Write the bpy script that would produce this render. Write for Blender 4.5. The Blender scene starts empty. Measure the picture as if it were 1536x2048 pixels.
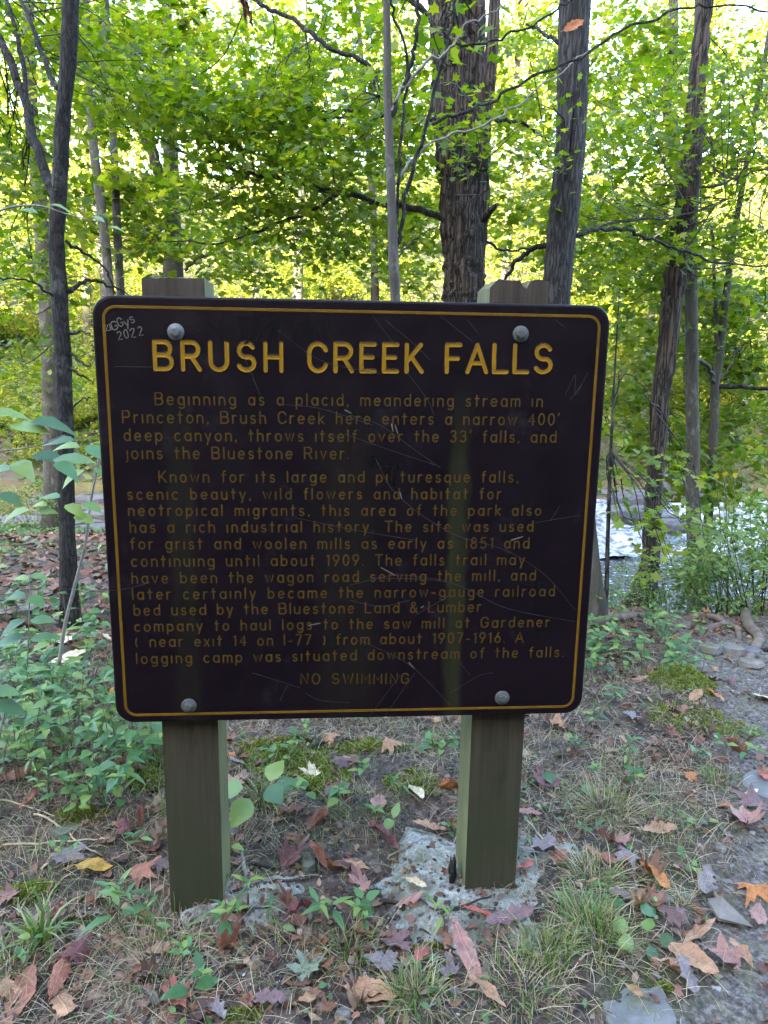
import bpy, math, random
import numpy as np
from mathutils import Vector, Matrix
R = random.Random(7); NR = np.random.RandomState(11)
S = bpy.context.scene; COL = S.collection
rad = math.radians

# ------------------------------------------------------------------ camera
HC = 1.38; PITCH = 0.2018; ROLL = 0.0160; FPX = 1512.7
f_ = np.array([0, math.cos(PITCH), -math.sin(PITCH)]); u0 = np.array([0, math.sin(PITCH), math.cos(PITCH)]); r0 = np.array([1., 0, 0])
r_ = math.cos(ROLL)*r0 + math.sin(ROLL)*u0; u_ = -math.sin(ROLL)*r0 + math.cos(ROLL)*u0
cd = bpy.data.cameras.new('camera'); cam = bpy.data.objects.new('camera', cd); COL.objects.link(cam)
cam.matrix_world = Matrix(((r_[0], u_[0], -f_[0], 0), (r_[1], u_[1], -f_[1], 0), (r_[2], u_[2], -f_[2], HC), (0, 0, 0, 1)))
cd.sensor_fit = 'VERTICAL'; cd.sensor_height = 36; cd.lens = FPX/2048*36; cd.clip_start = .02; cd.clip_end = 800
S.camera = cam

# ------------------------------------------------------------------ light
SUN_EL = rad(24); SUN_AZ = rad(205)          # azimuth clockwise from +Y: the sun is low, behind the camera and to the left
w = bpy.data.worlds.new("World"); S.world = w; w.use_nodes = True
nt = w.node_tree; bg = nt.nodes['Background']
sky = nt.nodes.new('ShaderNodeTexSky'); sky.sky_type = 'NISHITA'; sky.sun_disc = False
sky.sun_elevation = SUN_EL; sky.sun_rotation = SUN_AZ; sky.air_density = .9; sky.dust_density = 2.2; sky.ozone_density = .5
nt.links.new(sky.outputs[0], bg.inputs[0]); bg.inputs[1].default_value = 0.15
sd = bpy.data.lights.new('sun', 'SUN'); sd.energy = 5.0; sd.angle = rad(.5); sd.color = (1, .86, .62)
sun = bpy.data.objects.new('sun', sd); COL.objects.link(sun)
sv = Vector((math.sin(SUN_AZ)*math.cos(SUN_EL), math.cos(SUN_AZ)*math.cos(SUN_EL), math.sin(SUN_EL)))
sun.rotation_euler = sv.to_track_quat('Z', 'Y').to_euler(); sun.location = (-5, -10, 30)
vs = S.view_settings; vs.view_transform = 'Standard'; vs.look = 'None'; vs.gamma = 1; vs.use_curve_mapping = False
vs.exposure = 4.05
S.cycles.max_bounces = 8; S.cycles.transparent_max_bounces = 8; S.cycles.transmission_bounces = 5

# ------------------------------------------------------------------ pixel rays (photo pixels, 1536 x 2048)
def ray(px, py):
    d = f_ + (px-768)/FPX*r_ + (1024-py)/FPX*u_
    return d
def at(px, py, y):
    d = ray(px, py); t = y/d[1]
    return np.array([d[0]*t, y, HC + d[2]*t])

# ------------------------------------------------------------------ noise and terrain
def _h(ix, iy, s):
    n = (ix.astype(np.int64)*374761393 + iy.astype(np.int64)*668265263 + s*974711) & 0x7fffffff
    n = ((n ^ (n >> 13))*1274126177) & 0x7fffffff
    return ((n ^ (n >> 16)) & 0xffff)/65535.
def vn(x, y, s=0):
    x = np.asarray(x, float); y = np.asarray(y, float)
    ix = np.floor(x); iy = np.floor(y); fx = x-ix; fy = y-iy
    fx = fx*fx*(3-2*fx); fy = fy*fy*(3-2*fy); ix = ix.astype(np.int64); iy = iy.astype(np.int64)
    a = _h(ix, iy, s); b = _h(ix+1, iy, s); c = _h(ix, iy+1, s); d = _h(ix+1, iy+1, s)
    return (a*(1-fx)+b*fx)*(1-fy) + (c*(1-fx)+d*fx)*fy - .5
def fbm(x, y, s=0, o=4):
    v = 0; a = 1; f = 1
    for i in range(o):
        v = v + a*vn(np.asarray(x)*f+i*17.3, np.asarray(y)*f-i*9.1, s+i); a *= .5; f *= 2.03
    return v
def ss(a, b, x):
    t = np.clip((np.asarray(x, float)-a)/(b-a), 0, 1); return t*t*(3-2*t)
def ledge_y(x):     # where the upper pool ends and the water falls
    return np.interp(x, [-3, -1, .5, 2.5, 6, 14, 40], [8.8, 9.4, 12, 13.7, 14.1, 14.4, 15])
def pathx(y): return np.interp(y, [0, 1.35, 2.1, 3.3, 4.5], [.20, .46, .95, 1.35, 1.6])
Z_UP = -1.25; Z_LO = -1.95
def ground_h(x, y):
    x = np.asarray(x, float); y = np.asarray(y, float)
    k = ss(.2, 1.7, x)                                   # 0 = left slope, 1 = right bank
    left = np.interp(y, [0, 3.2, 4, 7.5, 10.4, 11.2, 15.0, 16.0], [0, 0, -.03, -.50, -1.08, -1.5, -1.6, -1.5])
    edge = 4.25 + .5*vn(x*.9, 3.1, 5) + .35*(x-1.6)*.3
    right = -.04*ss(2.5, 4, y) - .45*ss(edge-.1, edge+1.5, y) - 1.9*ss(edge+1.2, edge+3.2, y)
    up = ss(-.35, .35, y-ledge_y(x)); right = right*(1-up) + np.where(y > 9, -1.55, right)*up
    h = left*(1-k) + right*k
    fb = np.where(x > 2, 16.8, 15.3) + .8*vn(x*.4, 7, 3)
    far = -1.6 + 1.1*ss(fb-.5, fb+1.1, y) + np.interp(y, [16, 19, 30, 50, 80, 150], [0, .7, 4.2, 11.5, 19.5, 24])
    h = np.where(y > fb-.5, np.maximum(far, -1.6), h)
    h = h + .28*fbm(x*.6, y*.6, 21, 2)*ss(16, 20, y) + 1.6*fbm(x*.1, y*.1, 23, 2)*ss(20, 30, y)
    # unseen slope behind the viewer, added and raised to shade the foreground
    h = h + np.interp(-y, [0, 6, 38, 60, 120], [0, 0, 30, 36, 36])
    h = h + np.interp(np.abs(x), [25, 90], [0, 14])*ss(12, 30, np.abs(y))
    near = 1-ss(6, 12, np.abs(y)+.3*np.abs(x))
    h = h + (.045*fbm(x*1.3, y*1.3, 31, 3) + .022*fbm(x*6, y*6, 41, 3)+ .017*fbm(x*22, y*22, 43, 3))*np.maximum(near, .25)
    path = ss(.0, .35, x-(pathx(y)+.12*vn(y*2, 1, 8)))*(1-ss(4.2, 5, y))
    h = h - .035*path*ss(.8, 1.2, y)
    # left foreground drops a little below the mossy lip
    h = h - .05*ss(-.45, -.75, x)*(1-ss(1.9, 2.25, y+.3*vn(x*3, 2, 9)))
    return h
PADS = []            # concrete collars round the posts (filled in below): centre, angles, radii, height, seed
def surf_h(x, y):
    h = ground_h(x, y)
    for c, an, rr, hh, sd in PADS:
        dx = np.asarray(x)-c[0]; dy = np.asarray(y)-c[1]; s = np.hypot(dx, dy)/np.interp(np.arctan2(dy, dx), an, rr)
        h = np.where(s < 1, np.maximum(h, pad_z(x, y, s, hh, sd)), h)
    return h
def pad_z(x, y, s, hh, sd):
    base = -.005+.5*.045*fbm(np.asarray(x)*1.3, np.asarray(y)*1.3, 31, 3)
    return base+hh*(1-s**2)+.020*fbm(np.asarray(x)*9, np.asarray(y)*9, sd, 4)-.012
def gh(x, y): return float(surf_h(np.array([x]), np.array([y]))[0])
def gnd(px, py, far=30):
    d = ray(px, py); t = .8
    while t < far:
        x, y, z = d[0]*t, d[1]*t, HC+d[2]*t
        if z < gh(x, y):
            lo, hi = t-.1, t
            for _ in range(12):
                m = (lo+hi)/2
                if HC+d[2]*m < gh(d[0]*m, d[1]*m): hi = m
                else: lo = m
            t = (lo+hi)/2; return np.array([d[0]*t, d[1]*t, HC+d[2]*t])
        t += .1
    return np.array([d[0]*far, d[1]*far, gh(d[0]*far, d[1]*far)])

# ------------------------------------------------------------------ object helpers
def tag(o, label=None, cat=None, group=None, kind=None):
    if label: o['label'] = label
    if cat: o['category'] = cat
    if group: o['group'] = group
    if kind: o['kind'] = kind
    return o
def empty(name, loc=(0, 0, 0), rz=0, label=None, cat=None, group=None):
    o = bpy.data.objects.new(name, None); COL.objects.link(o); o.location = loc; o.rotation_euler = (0, 0, rz); o.empty_display_size = .1
    return tag(o, label, cat, group)
def mesh_np(name, V, F, mat=None, smooth=True, tint=None):
    """V (n,3), F (m,3) or list of polygons"""
    me = bpy.data.meshes.new(name)
    V = np.asarray(V, np.float32)
    if isinstance(F, np.ndarray):
        k = F.shape[1]; me.vertices.add(len(V)); me.vertices.foreach_set('co', V.ravel())
        me.loops.add(F.size); me.loops.foreach_set('vertex_index', F.ravel().astype(np.int32))
        me.polygons.add(len(F)); me.polygons.foreach_set('loop_start', np.arange(0, F.size, k, dtype=np.int32))
        me.polygons.foreach_set('loop_total', np.full(len(F), k, np.int32))
    else:
        me.from_pydata([tuple(map(float, v)) for v in V], [], F)
    me.update(calc_edges=True); me.validate()
    if smooth: me.polygons.foreach_set('use_smooth', np.ones(len(me.polygons), bool))
    if tint is not None:
        a = me.attributes.new('tint', 'FLOAT', 'POINT'); a.data.foreach_set('value', np.asarray(tint, np.float32))
    if mat: me.materials.append(mat)
    return me
def link(name, me, parent=None, mat=None):
    o = bpy.data.objects.new(name, me); COL.objects.link(o)
    if parent is not None: o.parent = parent
    if mat and not me.materials: me.materials.append(mat)
    return o
def obj(name, V, F, mat, parent=None, smooth=True, tint=None): return link(name, mesh_np(name, V, F, mat, smooth, tint), parent)
class MB:
    """collects pieces into one mesh"""
    def __init__(s): s.V = []; s.F = []; s.n = 0; s.T = []
    def add(s, V, F, t=0.):
        V = np.asarray(V, float); s.V.append(V); s.F += [tuple(i+s.n for i in f) for f in F]; s.n += len(V); s.T.append(np.full(len(V), t))
    def box(s, a, b, t=0.):
        x0, y0, z0 = a; x1, y1, z1 = b
        s.add([(x0,y0,z0),(x1,y0,z0),(x1,y1,z0),(x0,y1,z0),(x0,y0,z1),(x1,y0,z1),(x1,y1,z1),(x0,y1,z1)],
              [(3,2,1,0),(4,5,6,7),(0,1,5,4),(1,2,6,5),(2,3,7,6),(3,0,4,7)], t)
    def tube(s, pts, rr, n=6, t=0., cap=True, bump=None):
        P = np.asarray(pts, float); m = len(P); rr = np.broadcast_to(np.asarray(rr, float), (m,))
        T = np.gradient(P, axis=0); T /= (np.linalg.norm(T, axis=1)[:, None]+1e-9)
        ref = np.array([0, 0, 1.]) if abs(T[0][2]) < .8 else np.array([1., 0, 0])
        V = []; a = np.linspace(0, 2*np.pi, n, endpoint=False); A = ref - T[0]*(ref@T[0]); A /= np.linalg.norm(A)
        for i in range(m):
            A = A - T[i]*(A@T[i]); A /= (np.linalg.norm(A)+1e-9); B = np.cross(T[i], A)
            r = rr[i] if bump is None else rr[i]*bump[i][:, None]
            V.append(P[i]+r*(np.cos(a)[:, None]*A+np.sin(a)[:, None]*B))
        V = np.concatenate(V); F = []
        for i in range(m-1):
            for j in range(n):
                k = (j+1) % n; F.append((i*n+j, i*n+k, (i+1)*n+k, (i+1)*n+j))
        if cap: F.append(tuple(range(n))[::-1]); F.append(tuple((m-1)*n+j for j in range(n)))
        s.add(V, F, t)
    def build(s, name, mat, parent=None, smooth=True):
        return obj(name, np.concatenate(s.V), s.F, mat, parent, smooth, np.concatenate(s.T))
def spline(P, per=6):
    """Catmull-Rom through points"""
    P = np.asarray(P, float); Q = np.vstack([2*P[0]-P[1], P, 2*P[-1]-P[-2]]); out = []
    for i in range(1, len(Q)-2):
        a, b, c, d = Q[i-1], Q[i], Q[i+1], Q[i+2]; l0, l1, l2 = (np.linalg.norm(b-a)+1e-9, np.linalg.norm(c-b)+1e-9, np.linalg.norm(d-c)+1e-9)
        m0 = (c-a)/(l0+l1)*l1; m1 = (d-b)/(l1+l2)*l1
        for t in np.linspace(0, 1, per, endpoint=False):
            out.append((2*t**3-3*t*t+1)*b+(t**3-2*t*t+t)*m0+(3*t*t-2*t**3)*c+(t**3-t*t)*m1)
    out.append(P[-1]); return np.array(out)

# ------------------------------------------------------------------ materials
def newmat(name):
    m = bpy.data.materials.new(name); m.use_nodes = True; n = m.node_tree.nodes; p = n['Principled BSDF']; return m, m.node_tree, p
def N(nt, typ, **kw):
    n = nt.nodes.new(typ)
    for k, v in kw.items():
        if k in n.inputs: n.inputs[k].default_value = v
        else: setattr(n, k, v)
    return n
def ramp(nt, fac, stops, interp='LINEAR'):
    r = nt.nodes.new('ShaderNodeValToRGB'); r.color_ramp.interpolation = interp; e = r.color_ramp.elements
    e[0].position, e[0].color = stops[0][0], (*stops[0][1], 1); e[1].position, e[1].color = stops[-1][0], (*stops[-1][1], 1)
    for p, c in stops[1:-1]: x = e.new(p); x.color = (*c, 1)
    nt.links.new(fac, r.inputs[0]); return r.outputs[0]
def coord(nt, scale=(1, 1, 1), kind='Object'):
    if kind == 'World': c = nt.nodes.new('ShaderNodeNewGeometry').outputs['Position']
    else: c = nt.nodes.new('ShaderNodeTexCoord').outputs[kind]
    m = nt.nodes.new('ShaderNodeMapping'); m.inputs['Scale'].default_value = scale; nt.links.new(c, m.inputs[0]); return m.outputs[0]
def noise(nt, vec, sc, det=4, rough=.55):
    n = N(nt, 'ShaderNodeTexNoise', Scale=sc, Detail=det, Roughness=rough); nt.links.new(vec, n.inputs['Vector']); return n.outputs['Fac']
def mixc(nt, fac, a, b, mode='MIX'):
    m = nt.nodes.new('ShaderNodeMix'); m.data_type = 'RGBA'; m.blend_type = mode
    for s, v in ((m.inputs[0], fac), (m.inputs[6], a), (m.inputs[7], b)):
        if hasattr(v, 'default_value'): nt.links.new(v, s)
        elif isinstance(v, tuple): s.default_value = (*v, 1)
        else: s.default_value = v
    return m.outputs[2]
def bump(nt, p, h, s=.5, d=.01, prev=None):
    b = N(nt, 'ShaderNodeBump', Strength=s, Distance=d); nt.links.new(h, b.inputs['Height'])
    if prev is not None: nt.links.new(prev, b.inputs['Normal'])
    nt.links.new(b.outputs[0], p.inputs['Normal']); return b.outputs[0]
def math_(nt, op, a, b=0.):
    m = nt.nodes.new('ShaderNodeMath'); m.operation = op
    for s, v in ((m.inputs[0], a), (m.inputs[1], b)):
        if hasattr(v, 'default_value'): nt.links.new(v, s)
        else: s.default_value = v
    return m.outputs[0]
def simple(name, c, rough=.8, var=.25, sc=30, bs=.3, bd=.003, metal=0., kind='Object', stretch=(1, 1, 1)):
    m, nt, p = newmat(name); v = coord(nt, stretch, kind); f = noise(nt, v, sc)
    cc = ramp(nt, f, [(.25, tuple(x*(1-var) for x in c)), (.75, tuple(min(1, x*(1+var)) for x in c))])
    nt.links.new(cc, p.inputs['Base Color']); p.inputs['Roughness'].default_value = rough; p.inputs['Metallic'].default_value = metal
    bump(nt, p, f, bs, bd); return m
def leafmat(name, cols, trans=.5, rough=.5, tcol=1.25, attr=True, spec=.5):
    """thin leaf: diffuse + translucent + soft sheen, colour from the per-leaf tint"""
    m = bpy.data.materials.new(name); m.use_nodes = True; nt = m.node_tree; nt.nodes.clear()
    out = nt.nodes.new('ShaderNodeOutputMaterial')
    if attr: a = nt.nodes.new('ShaderNodeAttribute'); a.attribute_name = 'tint'; t = a.outputs['Fac']
    else: t = nt.nodes.new('ShaderNodeObjectInfo').outputs['Random']
    k = len(cols); c = ramp(nt, t, [(i/(k-1), cols[i]) for i in range(k)])
    f = noise(nt, coord(nt, (1, 1, 1), 'World'), 18, 3)
    c = mixc(nt, .5, c, ramp(nt, f, [(.3, (.55, .55, .55)), (.7, (1, 1, 1))]), 'MULTIPLY')
    p = N(nt, 'ShaderNodeBsdfPrincipled', Roughness=rough); p.inputs['Specular IOR Level'].default_value = spec
    nt.links.new(c, p.inputs['Base Color'])
    tr = nt.nodes.new('ShaderNodeBsdfTranslucent')
    nt.links.new(mixc(nt, 1., c, (1.3*tcol, 1.1*tcol, .30*tcol), 'MULTIPLY'), tr.inputs[0])
    mx = nt.nodes.new('ShaderNodeMixShader'); mx.inputs[0].default_value = trans
    nt.links.new(p.outputs[0], mx.inputs[1]); nt.links.new(tr.outputs[0], mx.inputs[2]); nt.links.new(mx.outputs[0], out.inputs[0])
    return m
def barkmat(name, dark, light, sx=14, sz=2.2, bd=.02, lichen=None, moss=0):
    m, nt, p = newmat(name); v = coord(nt, (sx, sx, sz), 'Object')
    a = noise(nt, v, 1.6, 6, .65)
    vo = N(nt, 'ShaderNodeTexVoronoi', Scale=1.3, feature='DISTANCE_TO_EDGE')
    ad = nt.nodes.new('ShaderNodeVectorMath'); ad.operation = 'ADD'
    nn = N(nt, 'ShaderNodeTexNoise', Scale=2., Detail=3); nt.links.new(v, nn.inputs['Vector']); nt.links.new(v, ad.inputs[0]); nt.links.new(nn.outputs['Color'], ad.inputs[1])
    nt.links.new(ad.outputs[0], vo.inputs['Vector'])
    cr = ramp(nt, vo.outputs['Distance'], [(0, (0, 0, 0)), (.22, (1, 1, 1))])
    h = math_(nt, 'MULTIPLY', math_(nt, 'ADD', a, .25), cr)
    c = ramp(nt, h, [(.15, dark), (.45, tuple((x+y)/2 for x, y in zip(dark, light))), (.85, light)])
    if lichen:
        l = noise(nt, coord(nt, (1, 1, .7), 'Object'), 9, 6, .7); c = mixc(nt, ramp(nt, l, [(.55, (0, 0, 0)), (.64, (1, 1, 1))]), c, lichen)
    if moss:
        l = noise(nt, coord(nt, (1, 1, .6), 'Object'), 5, 5, .7); c = mixc(nt, ramp(nt, l, [(.62-moss, (0, 0, 0)), (.72-moss, (1, 1, 1))]), c, (.05, .07, .02))
    nt.links.new(c, p.inputs['Base Color']); p.inputs['Roughness'].default_value = .9; bump(nt, p, h, .9, bd); return m

def smoothbark(name, dark, light, lichen):
    m, nt, p = newmat(name); a = noise(nt, coord(nt, (1, 1, .16)), 42, 6, .7); b = noise(nt, coord(nt, (1, 1, .35)), 7, 6, .7); h = math_(nt, 'ADD', math_(nt, 'MULTIPLY', a, .6), math_(nt, 'MULTIPLY', b, .4))
    c = ramp(nt, h, [(.36, dark), (.62, light)]); l = noise(nt, coord(nt, (1, 1, .6)), 13, 6, .75); c = mixc(nt, ramp(nt, l, [(.55, (0, 0, 0)), (.62, (.8, .8, .8))]), c, lichen)
    nt.links.new(c, p.inputs['Base Color']); p.inputs['Roughness'].default_value = .9; bump(nt, p, h, .9, .012); return m
M = {}
M['bark_shaggy'] = barkmat('shaggy_brown_bark', (.010, .0075, .006), (.105, .078, .060), 34, 1.7, .03)
M['bark_dark'] = barkmat('dark_bark', (.004, .0035, .003), (.034, .029, .025), 48, 9, .014, lichen=(.07, .07, .062))
M['bark_grey'] = barkmat('grey_bark', (.010, .0095, .0095), (.062, .058, .056), 42, 5, .014)
M['bark_pale'] = smoothbark('pale_bark', (.035, .033, .029), (.095, .088, .078), (.15, .15, .135))
M['bark_mossy'] = smoothbark('mossy_bark', (.03, .028, .022), (.09, .085, .07), (.16, .165, .14))
M['twig'] = simple('twig_bark', (.028, .023, .019), .85, .4, 40)
M['twig_pale'] = simple('pale_twig_bark', (.20, .19, .17), .8, .3, 30)
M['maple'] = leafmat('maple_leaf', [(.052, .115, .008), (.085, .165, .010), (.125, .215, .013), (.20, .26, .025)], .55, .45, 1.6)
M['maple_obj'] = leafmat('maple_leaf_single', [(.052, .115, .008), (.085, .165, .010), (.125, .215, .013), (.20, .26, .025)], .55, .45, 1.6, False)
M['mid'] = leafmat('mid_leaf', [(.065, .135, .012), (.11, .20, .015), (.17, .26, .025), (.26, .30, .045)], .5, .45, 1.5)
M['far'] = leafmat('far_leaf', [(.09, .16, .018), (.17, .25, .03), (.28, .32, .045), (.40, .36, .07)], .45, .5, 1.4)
M['dark_leaf'] = leafmat('dark_leaf', [(.02, .06, .015), (.035, .09, .02), (.06, .12, .025)], .3, .4, 1.1)
M['herb'] = leafmat('herb_leaf', [(.04, .12, .035), (.075, .19, .06), (.12, .25, .07), (.24, .34, .07)], .3, .38, 1.0, False, .6)
M['herb_c'] = leafmat('herb_leaf_mass', [(.045, .13, .045), (.07, .18, .06), (.10, .22, .06), (.19, .27, .06)], .3, .38, 1.0, True, .6)
M['shrub'] = leafmat('shrub_leaf', [(.06, .14, .04), (.10, .21, .055), (.17, .29, .07), (.26, .34, .09)], .35, .4, 1.2)
M['grass'] = leafmat('green_grass', [(.05, .12, .02), (.10, .20, .04), (.20, .28, .07), (.32, .33, .13)], .3, .45, 1.0)
M['straw'] = leafmat('dry_grass', [(.16, .11, .06), (.38, .30, .18), (.58, .49, .33)], .2, .6, .9)
M['moss'] = leafmat('moss', [(.07, .10, .010), (.15, .20, .015), (.26, .32, .03)], .2, .8, .9)
M['litter'] = leafmat('leaf_litter', [(.045, .025, .018), (.14, .055, .032), (.24, .105, .06), (.12, .085, .075), (.38, .24, .13)], .08, .55, .8)

# ------------------------------------------------------------------ ground
def ground_material():
    m, nt, p = newmat('forest_floor'); v = coord(nt, (1, 1, 1), 'World')
    n1 = noise(nt, v, 2.2, 6, .65); n2 = noise(nt, v, 11, 6, .7); n3 = noise(nt, v, 60, 5, .7)
    soil = ramp(nt, n3, [(.36, (.008, .006, .005)), (.52, (.034, .025, .020)), (.70, (.14, .112, .095))])
    vo = N(nt, 'ShaderNodeTexVoronoi', Scale=55., Randomness=1.); nt.links.new(v, vo.inputs['Vector'])
    lit = ramp(nt, vo.outputs['Color'], [(0, (.020, .014, .011)), (.4, (.075, .047, .034)), (.6, (.14, .095, .072)), (.8, (.06, .045, .043)), (1, (.22, .16, .11))])
    c = mixc(nt, ramp(nt, n2, [(.42, (0, 0, 0)), (.6, (1, 1, 1))]), soil, lit)
    moss = ramp(nt, noise(nt, v, 130, 3, .6), [(.35, (.016, .020, .005)), (.7, (.065, .08, .014))])
    c = mixc(nt, ramp(nt, n1, [(.53, (0, 0, 0)), (.63, (1, 1, 1))]), c, moss)
    a = nt.nodes.new('ShaderNodeAttribute'); a.attribute_name = 'tint'     # 1 = trodden path, 2 = mossy and leafy far ground
    grit = ramp(nt, n3, [(.34, (.024, .020, .017)), (.5, (.10, .085, .074)), (.68, (.24, .215, .19))])
    grit = mixc(nt, ramp(nt, n2, [(.5, (0, 0, 0)), (.68, (.7, .7, .7))]), grit, (.13, .13, .06))
    c = mixc(nt, ramp(nt, a.outputs['Fac'], [(.1, (0, 0, 0)), (.5, (1, 1, 1))]), c, grit)
    fg = mixc(nt, ramp(nt, n2, [(.38, (0, 0, 0)), (.56, (1, 1, 1))]), lit, (.028, .045, .012))
    c = mixc(nt, ramp(nt, a.outputs['Fac'], [(.8, (0, 0, 0)), (.98, (1, 1, 1))]), c, fg)
    nt.links.new(c, p.inputs['Base Color']); p.inputs['Roughness'].default_value = .95
    b = bump(nt, p, n3, .8, .012); bump(nt, p, vo.outputs['Distance'], .5, .006, b)
    return m
M['ground'] = ground_material()
def axis(f0, f1, step, lo, hi, g=1.08):
    c = list(np.arange(f0, f1, step)); s = step; x = c[-1]
    while x < hi: s *= g; x += s; c.append(x)
    s = step; x = c[0]; pre = []
    while x > lo: s *= g; x -= s; pre.append(x)
    return np.array(pre[::-1]+c)
gx = axis(-1.9, 2.5, .02, -120, 120); gy = axis(.9, 4.4, .018, -110, 150, 1.045)
X, Y = np.meshgrid(gx, gy); H = ground_h(X, Y)
nx, ny = len(gx), len(gy)
idx = np.arange(nx*ny).reshape(ny, nx)
F = np.stack([idx[:-1, :-1], idx[:-1, 1:], idx[1:, 1:], idx[1:, :-1]], -1).reshape(-1, 4)
pathm = ss(.0, .3, X-(pathx(Y)+.12*vn(Y*2, Y*0+1, 8)))*(1-ss(4.2, 5, Y))*ss(.2, .8, Y)
g = obj('ground', np.stack([X, Y, H], -1).reshape(-1, 3), F, M['ground'], None, True, np.maximum(pathm*.6, ss(14, 16, Y)*1.).ravel()); tag(g, kind='structure')

# ------------------------------------------------------------------ creek
def water_material(name, col, rough, bs, sc, foam=0.):
    m, nt, p = newmat(name); v = coord(nt, (1, 2.2, 1), 'World')
    n = noise(nt, v, sc, 4, .6); c = col
    n2 = noise(nt, coord(nt, (1, 1, 1), 'World'), .9, 3, .5)
    cc = ramp(nt, n2, [(.35, tuple(x*.55 for x in col)), (.65, col)])
    if foam:
        ff = noise(nt, v, 5.5, 6, .7); k = ramp(nt, ff, [(.62-foam, (0, 0, 0)), (.72-foam, (1, 1, 1))])
        cc = mixc(nt, k, cc, (.55, .58, .63)); nt.links.new(math_(nt, 'ADD', math_(nt, 'MULTIPLY', k, .5), rough), p.inputs['Roughness'])
    else: p.inputs['Roughness'].default_value = rough
    nt.links.new(cc, p.inputs['Base Color']); p.inputs['IOR'].default_value = 1.33; p.inputs['Specular IOR Level'].default_value = .9
    bump(nt, p, n, bs, .05); return m
M['pool'] = water_material('calm_brown_water', (.20, .15, .07), .06, .12, 7)
M['rapid'] = water_material('broken_white_water', (.07, .085, .10), .1, .7, 9, .07)
M['foam'] = water_material('falling_foam', (.20, .22, .26), .3, 1., 14, .17)
wx = np.arange(-40, 40, .4); t = np.linspace(0, 1, 14); V = []; 
for j in t:
    y0 = np.where(wx < -1.5, 9.0, ledge_y(wx)); V.append(np.stack([wx, y0+.3+(18.5-y0)*j, np.full_like(wx, Z_UP)], -1))
nw = len(wx); ii = np.arange(nw*14).reshape(14, nw)
FW = np.stack([ii[:-1, :-1], ii[:-1, 1:], ii[1:, 1:], ii[1:, :-1]], -1).reshape(-1, 4)
tag(obj('upper_pool_water', np.concatenate(V), FW, M['pool']), kind='structure')
wx = np.arange(-1.2, 40, .12); nw = len(wx); V = []
for j in np.linspace(0, 1, 60):
    y1 = ledge_y(wx)-.5; y = 5.2+(y1-5.2)*j
    V.append(np.stack([wx, y, Z_LO+.05*fbm(wx*2.4, y*5, 61, 3)+.10*ss(.6, 1, np.full_like(wx, j))*fbm(wx*3, y*3, 63, 2)], -1))
ii = np.arange(nw*60).reshape(60, nw); FW = np.stack([ii[:-1, :-1], ii[:-1, 1:], ii[1:, 1:], ii[1:, :-1]], -1).reshape(-1, 4)
tag(obj('lower_creek_water', np.concatenate(V), FW, M['rapid']), kind='structure')
V = []; wx = np.arange(-.6, 16, .06); nw = len(wx); K = 40
for j in range(K):
    s = j/(K-1); y = ledge_y(wx)+.25-1.5*s
    z = Z_UP+.015-(Z_UP-Z_LO+.03)*(s+.05*np.sin(s*19+wx*1.3)) + .13*fbm(wx*2, y*3, 71, 4)*min(1, 6*s)
    V.append(np.stack([wx, y+.12*fbm(wx*2, wx*0+s*4, 77, 2), z], -1))
ii = np.arange(nw*K).reshape(K, nw); FW = np.stack([ii[:-1, :-1], ii[1:, :-1], ii[1:, 1:], ii[:-1, 1:]], -1).reshape(-1, 4)
tag(obj('cascade_water', np.concatenate(V), FW, M['foam']), kind='structure')

# ------------------------------------------------------------------ rocks
def rockmat(name, a, b, moss=None):
    m, nt, p = newmat(name); v = coord(nt); n1 = noise(nt, v, 6, 8, .7); n2 = noise(nt, v, 60, 4, .7)
    c = ramp(nt, n1, [(.3, a), (.7, b)]); c = mixc(nt, .5, c, ramp(nt, n2, [(.3, (.5, .5, .5)), (.7, (1, 1, 1))]), 'MULTIPLY')
    if moss:
        k = noise(nt, coord(nt, (1, 1, 1), 'World'), 9, 5, .7); c = mixc(nt, ramp(nt, k, [(.56, (0, 0, 0)), (.64, (1, 1, 1))]), c, moss)
    nt.links.new(c, p.inputs['Base Color']); p.inputs['Roughness'].default_value = .85; bump(nt, p, n1, .5, .01); return m
M['rock'] = rockmat('creek_rock', (.07, .066, .075), (.17, .165, .18)); M['slab'] = rockmat('path_slab', (.10, .10, .095), (.20, .20, .195), (.12, .12, .05))
M['stone'] = rockmat('pale_stone', (.09, .08, .068), (.24, .22, .195)); M['greenstone'] = rockmat('mossy_block', (.07, .075, .06), (.15, .16, .12), (.07, .09, .02))
def rock_mesh(sx, sy, sz, seed, n=10, m=6, flat=.5, mat=None):
    rr = np.random.RandomState(seed); a = np.linspace(0, 2*np.pi, n, endpoint=False)
    rad_ = 1+.5*(rr.rand(n)-.5); V = []
    for i in range(m):
        t = i/(m-1); ph = math.pi*(t-.5); k = math.cos(ph)**flat if i not in (0, m-1) else .02
        z = math.sin(ph); z = np.sign(z)*abs(z)**.8
        V.append(np.stack([np.cos(a)*rad_*k*sx, np.sin(a)*rad_*k*sy, np.full(n, z*sz)+.34*sz*(rr.rand(n)-.5)], -1))
    V = np.concatenate(V)+np.array([0, 0, 0]); F = []
    for i in range(m-1):
        for j in range(n): k = (j+1) % n; F.append((i*n+j, i*n+k, (i+1)*n+k, (i+1)*n+j))
    F.append(tuple(range(n))[::-1]); F.append(tuple((m-1)*n+j for j in range(n)))
    return mesh_np('rock', V, F, mat, False)
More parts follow.
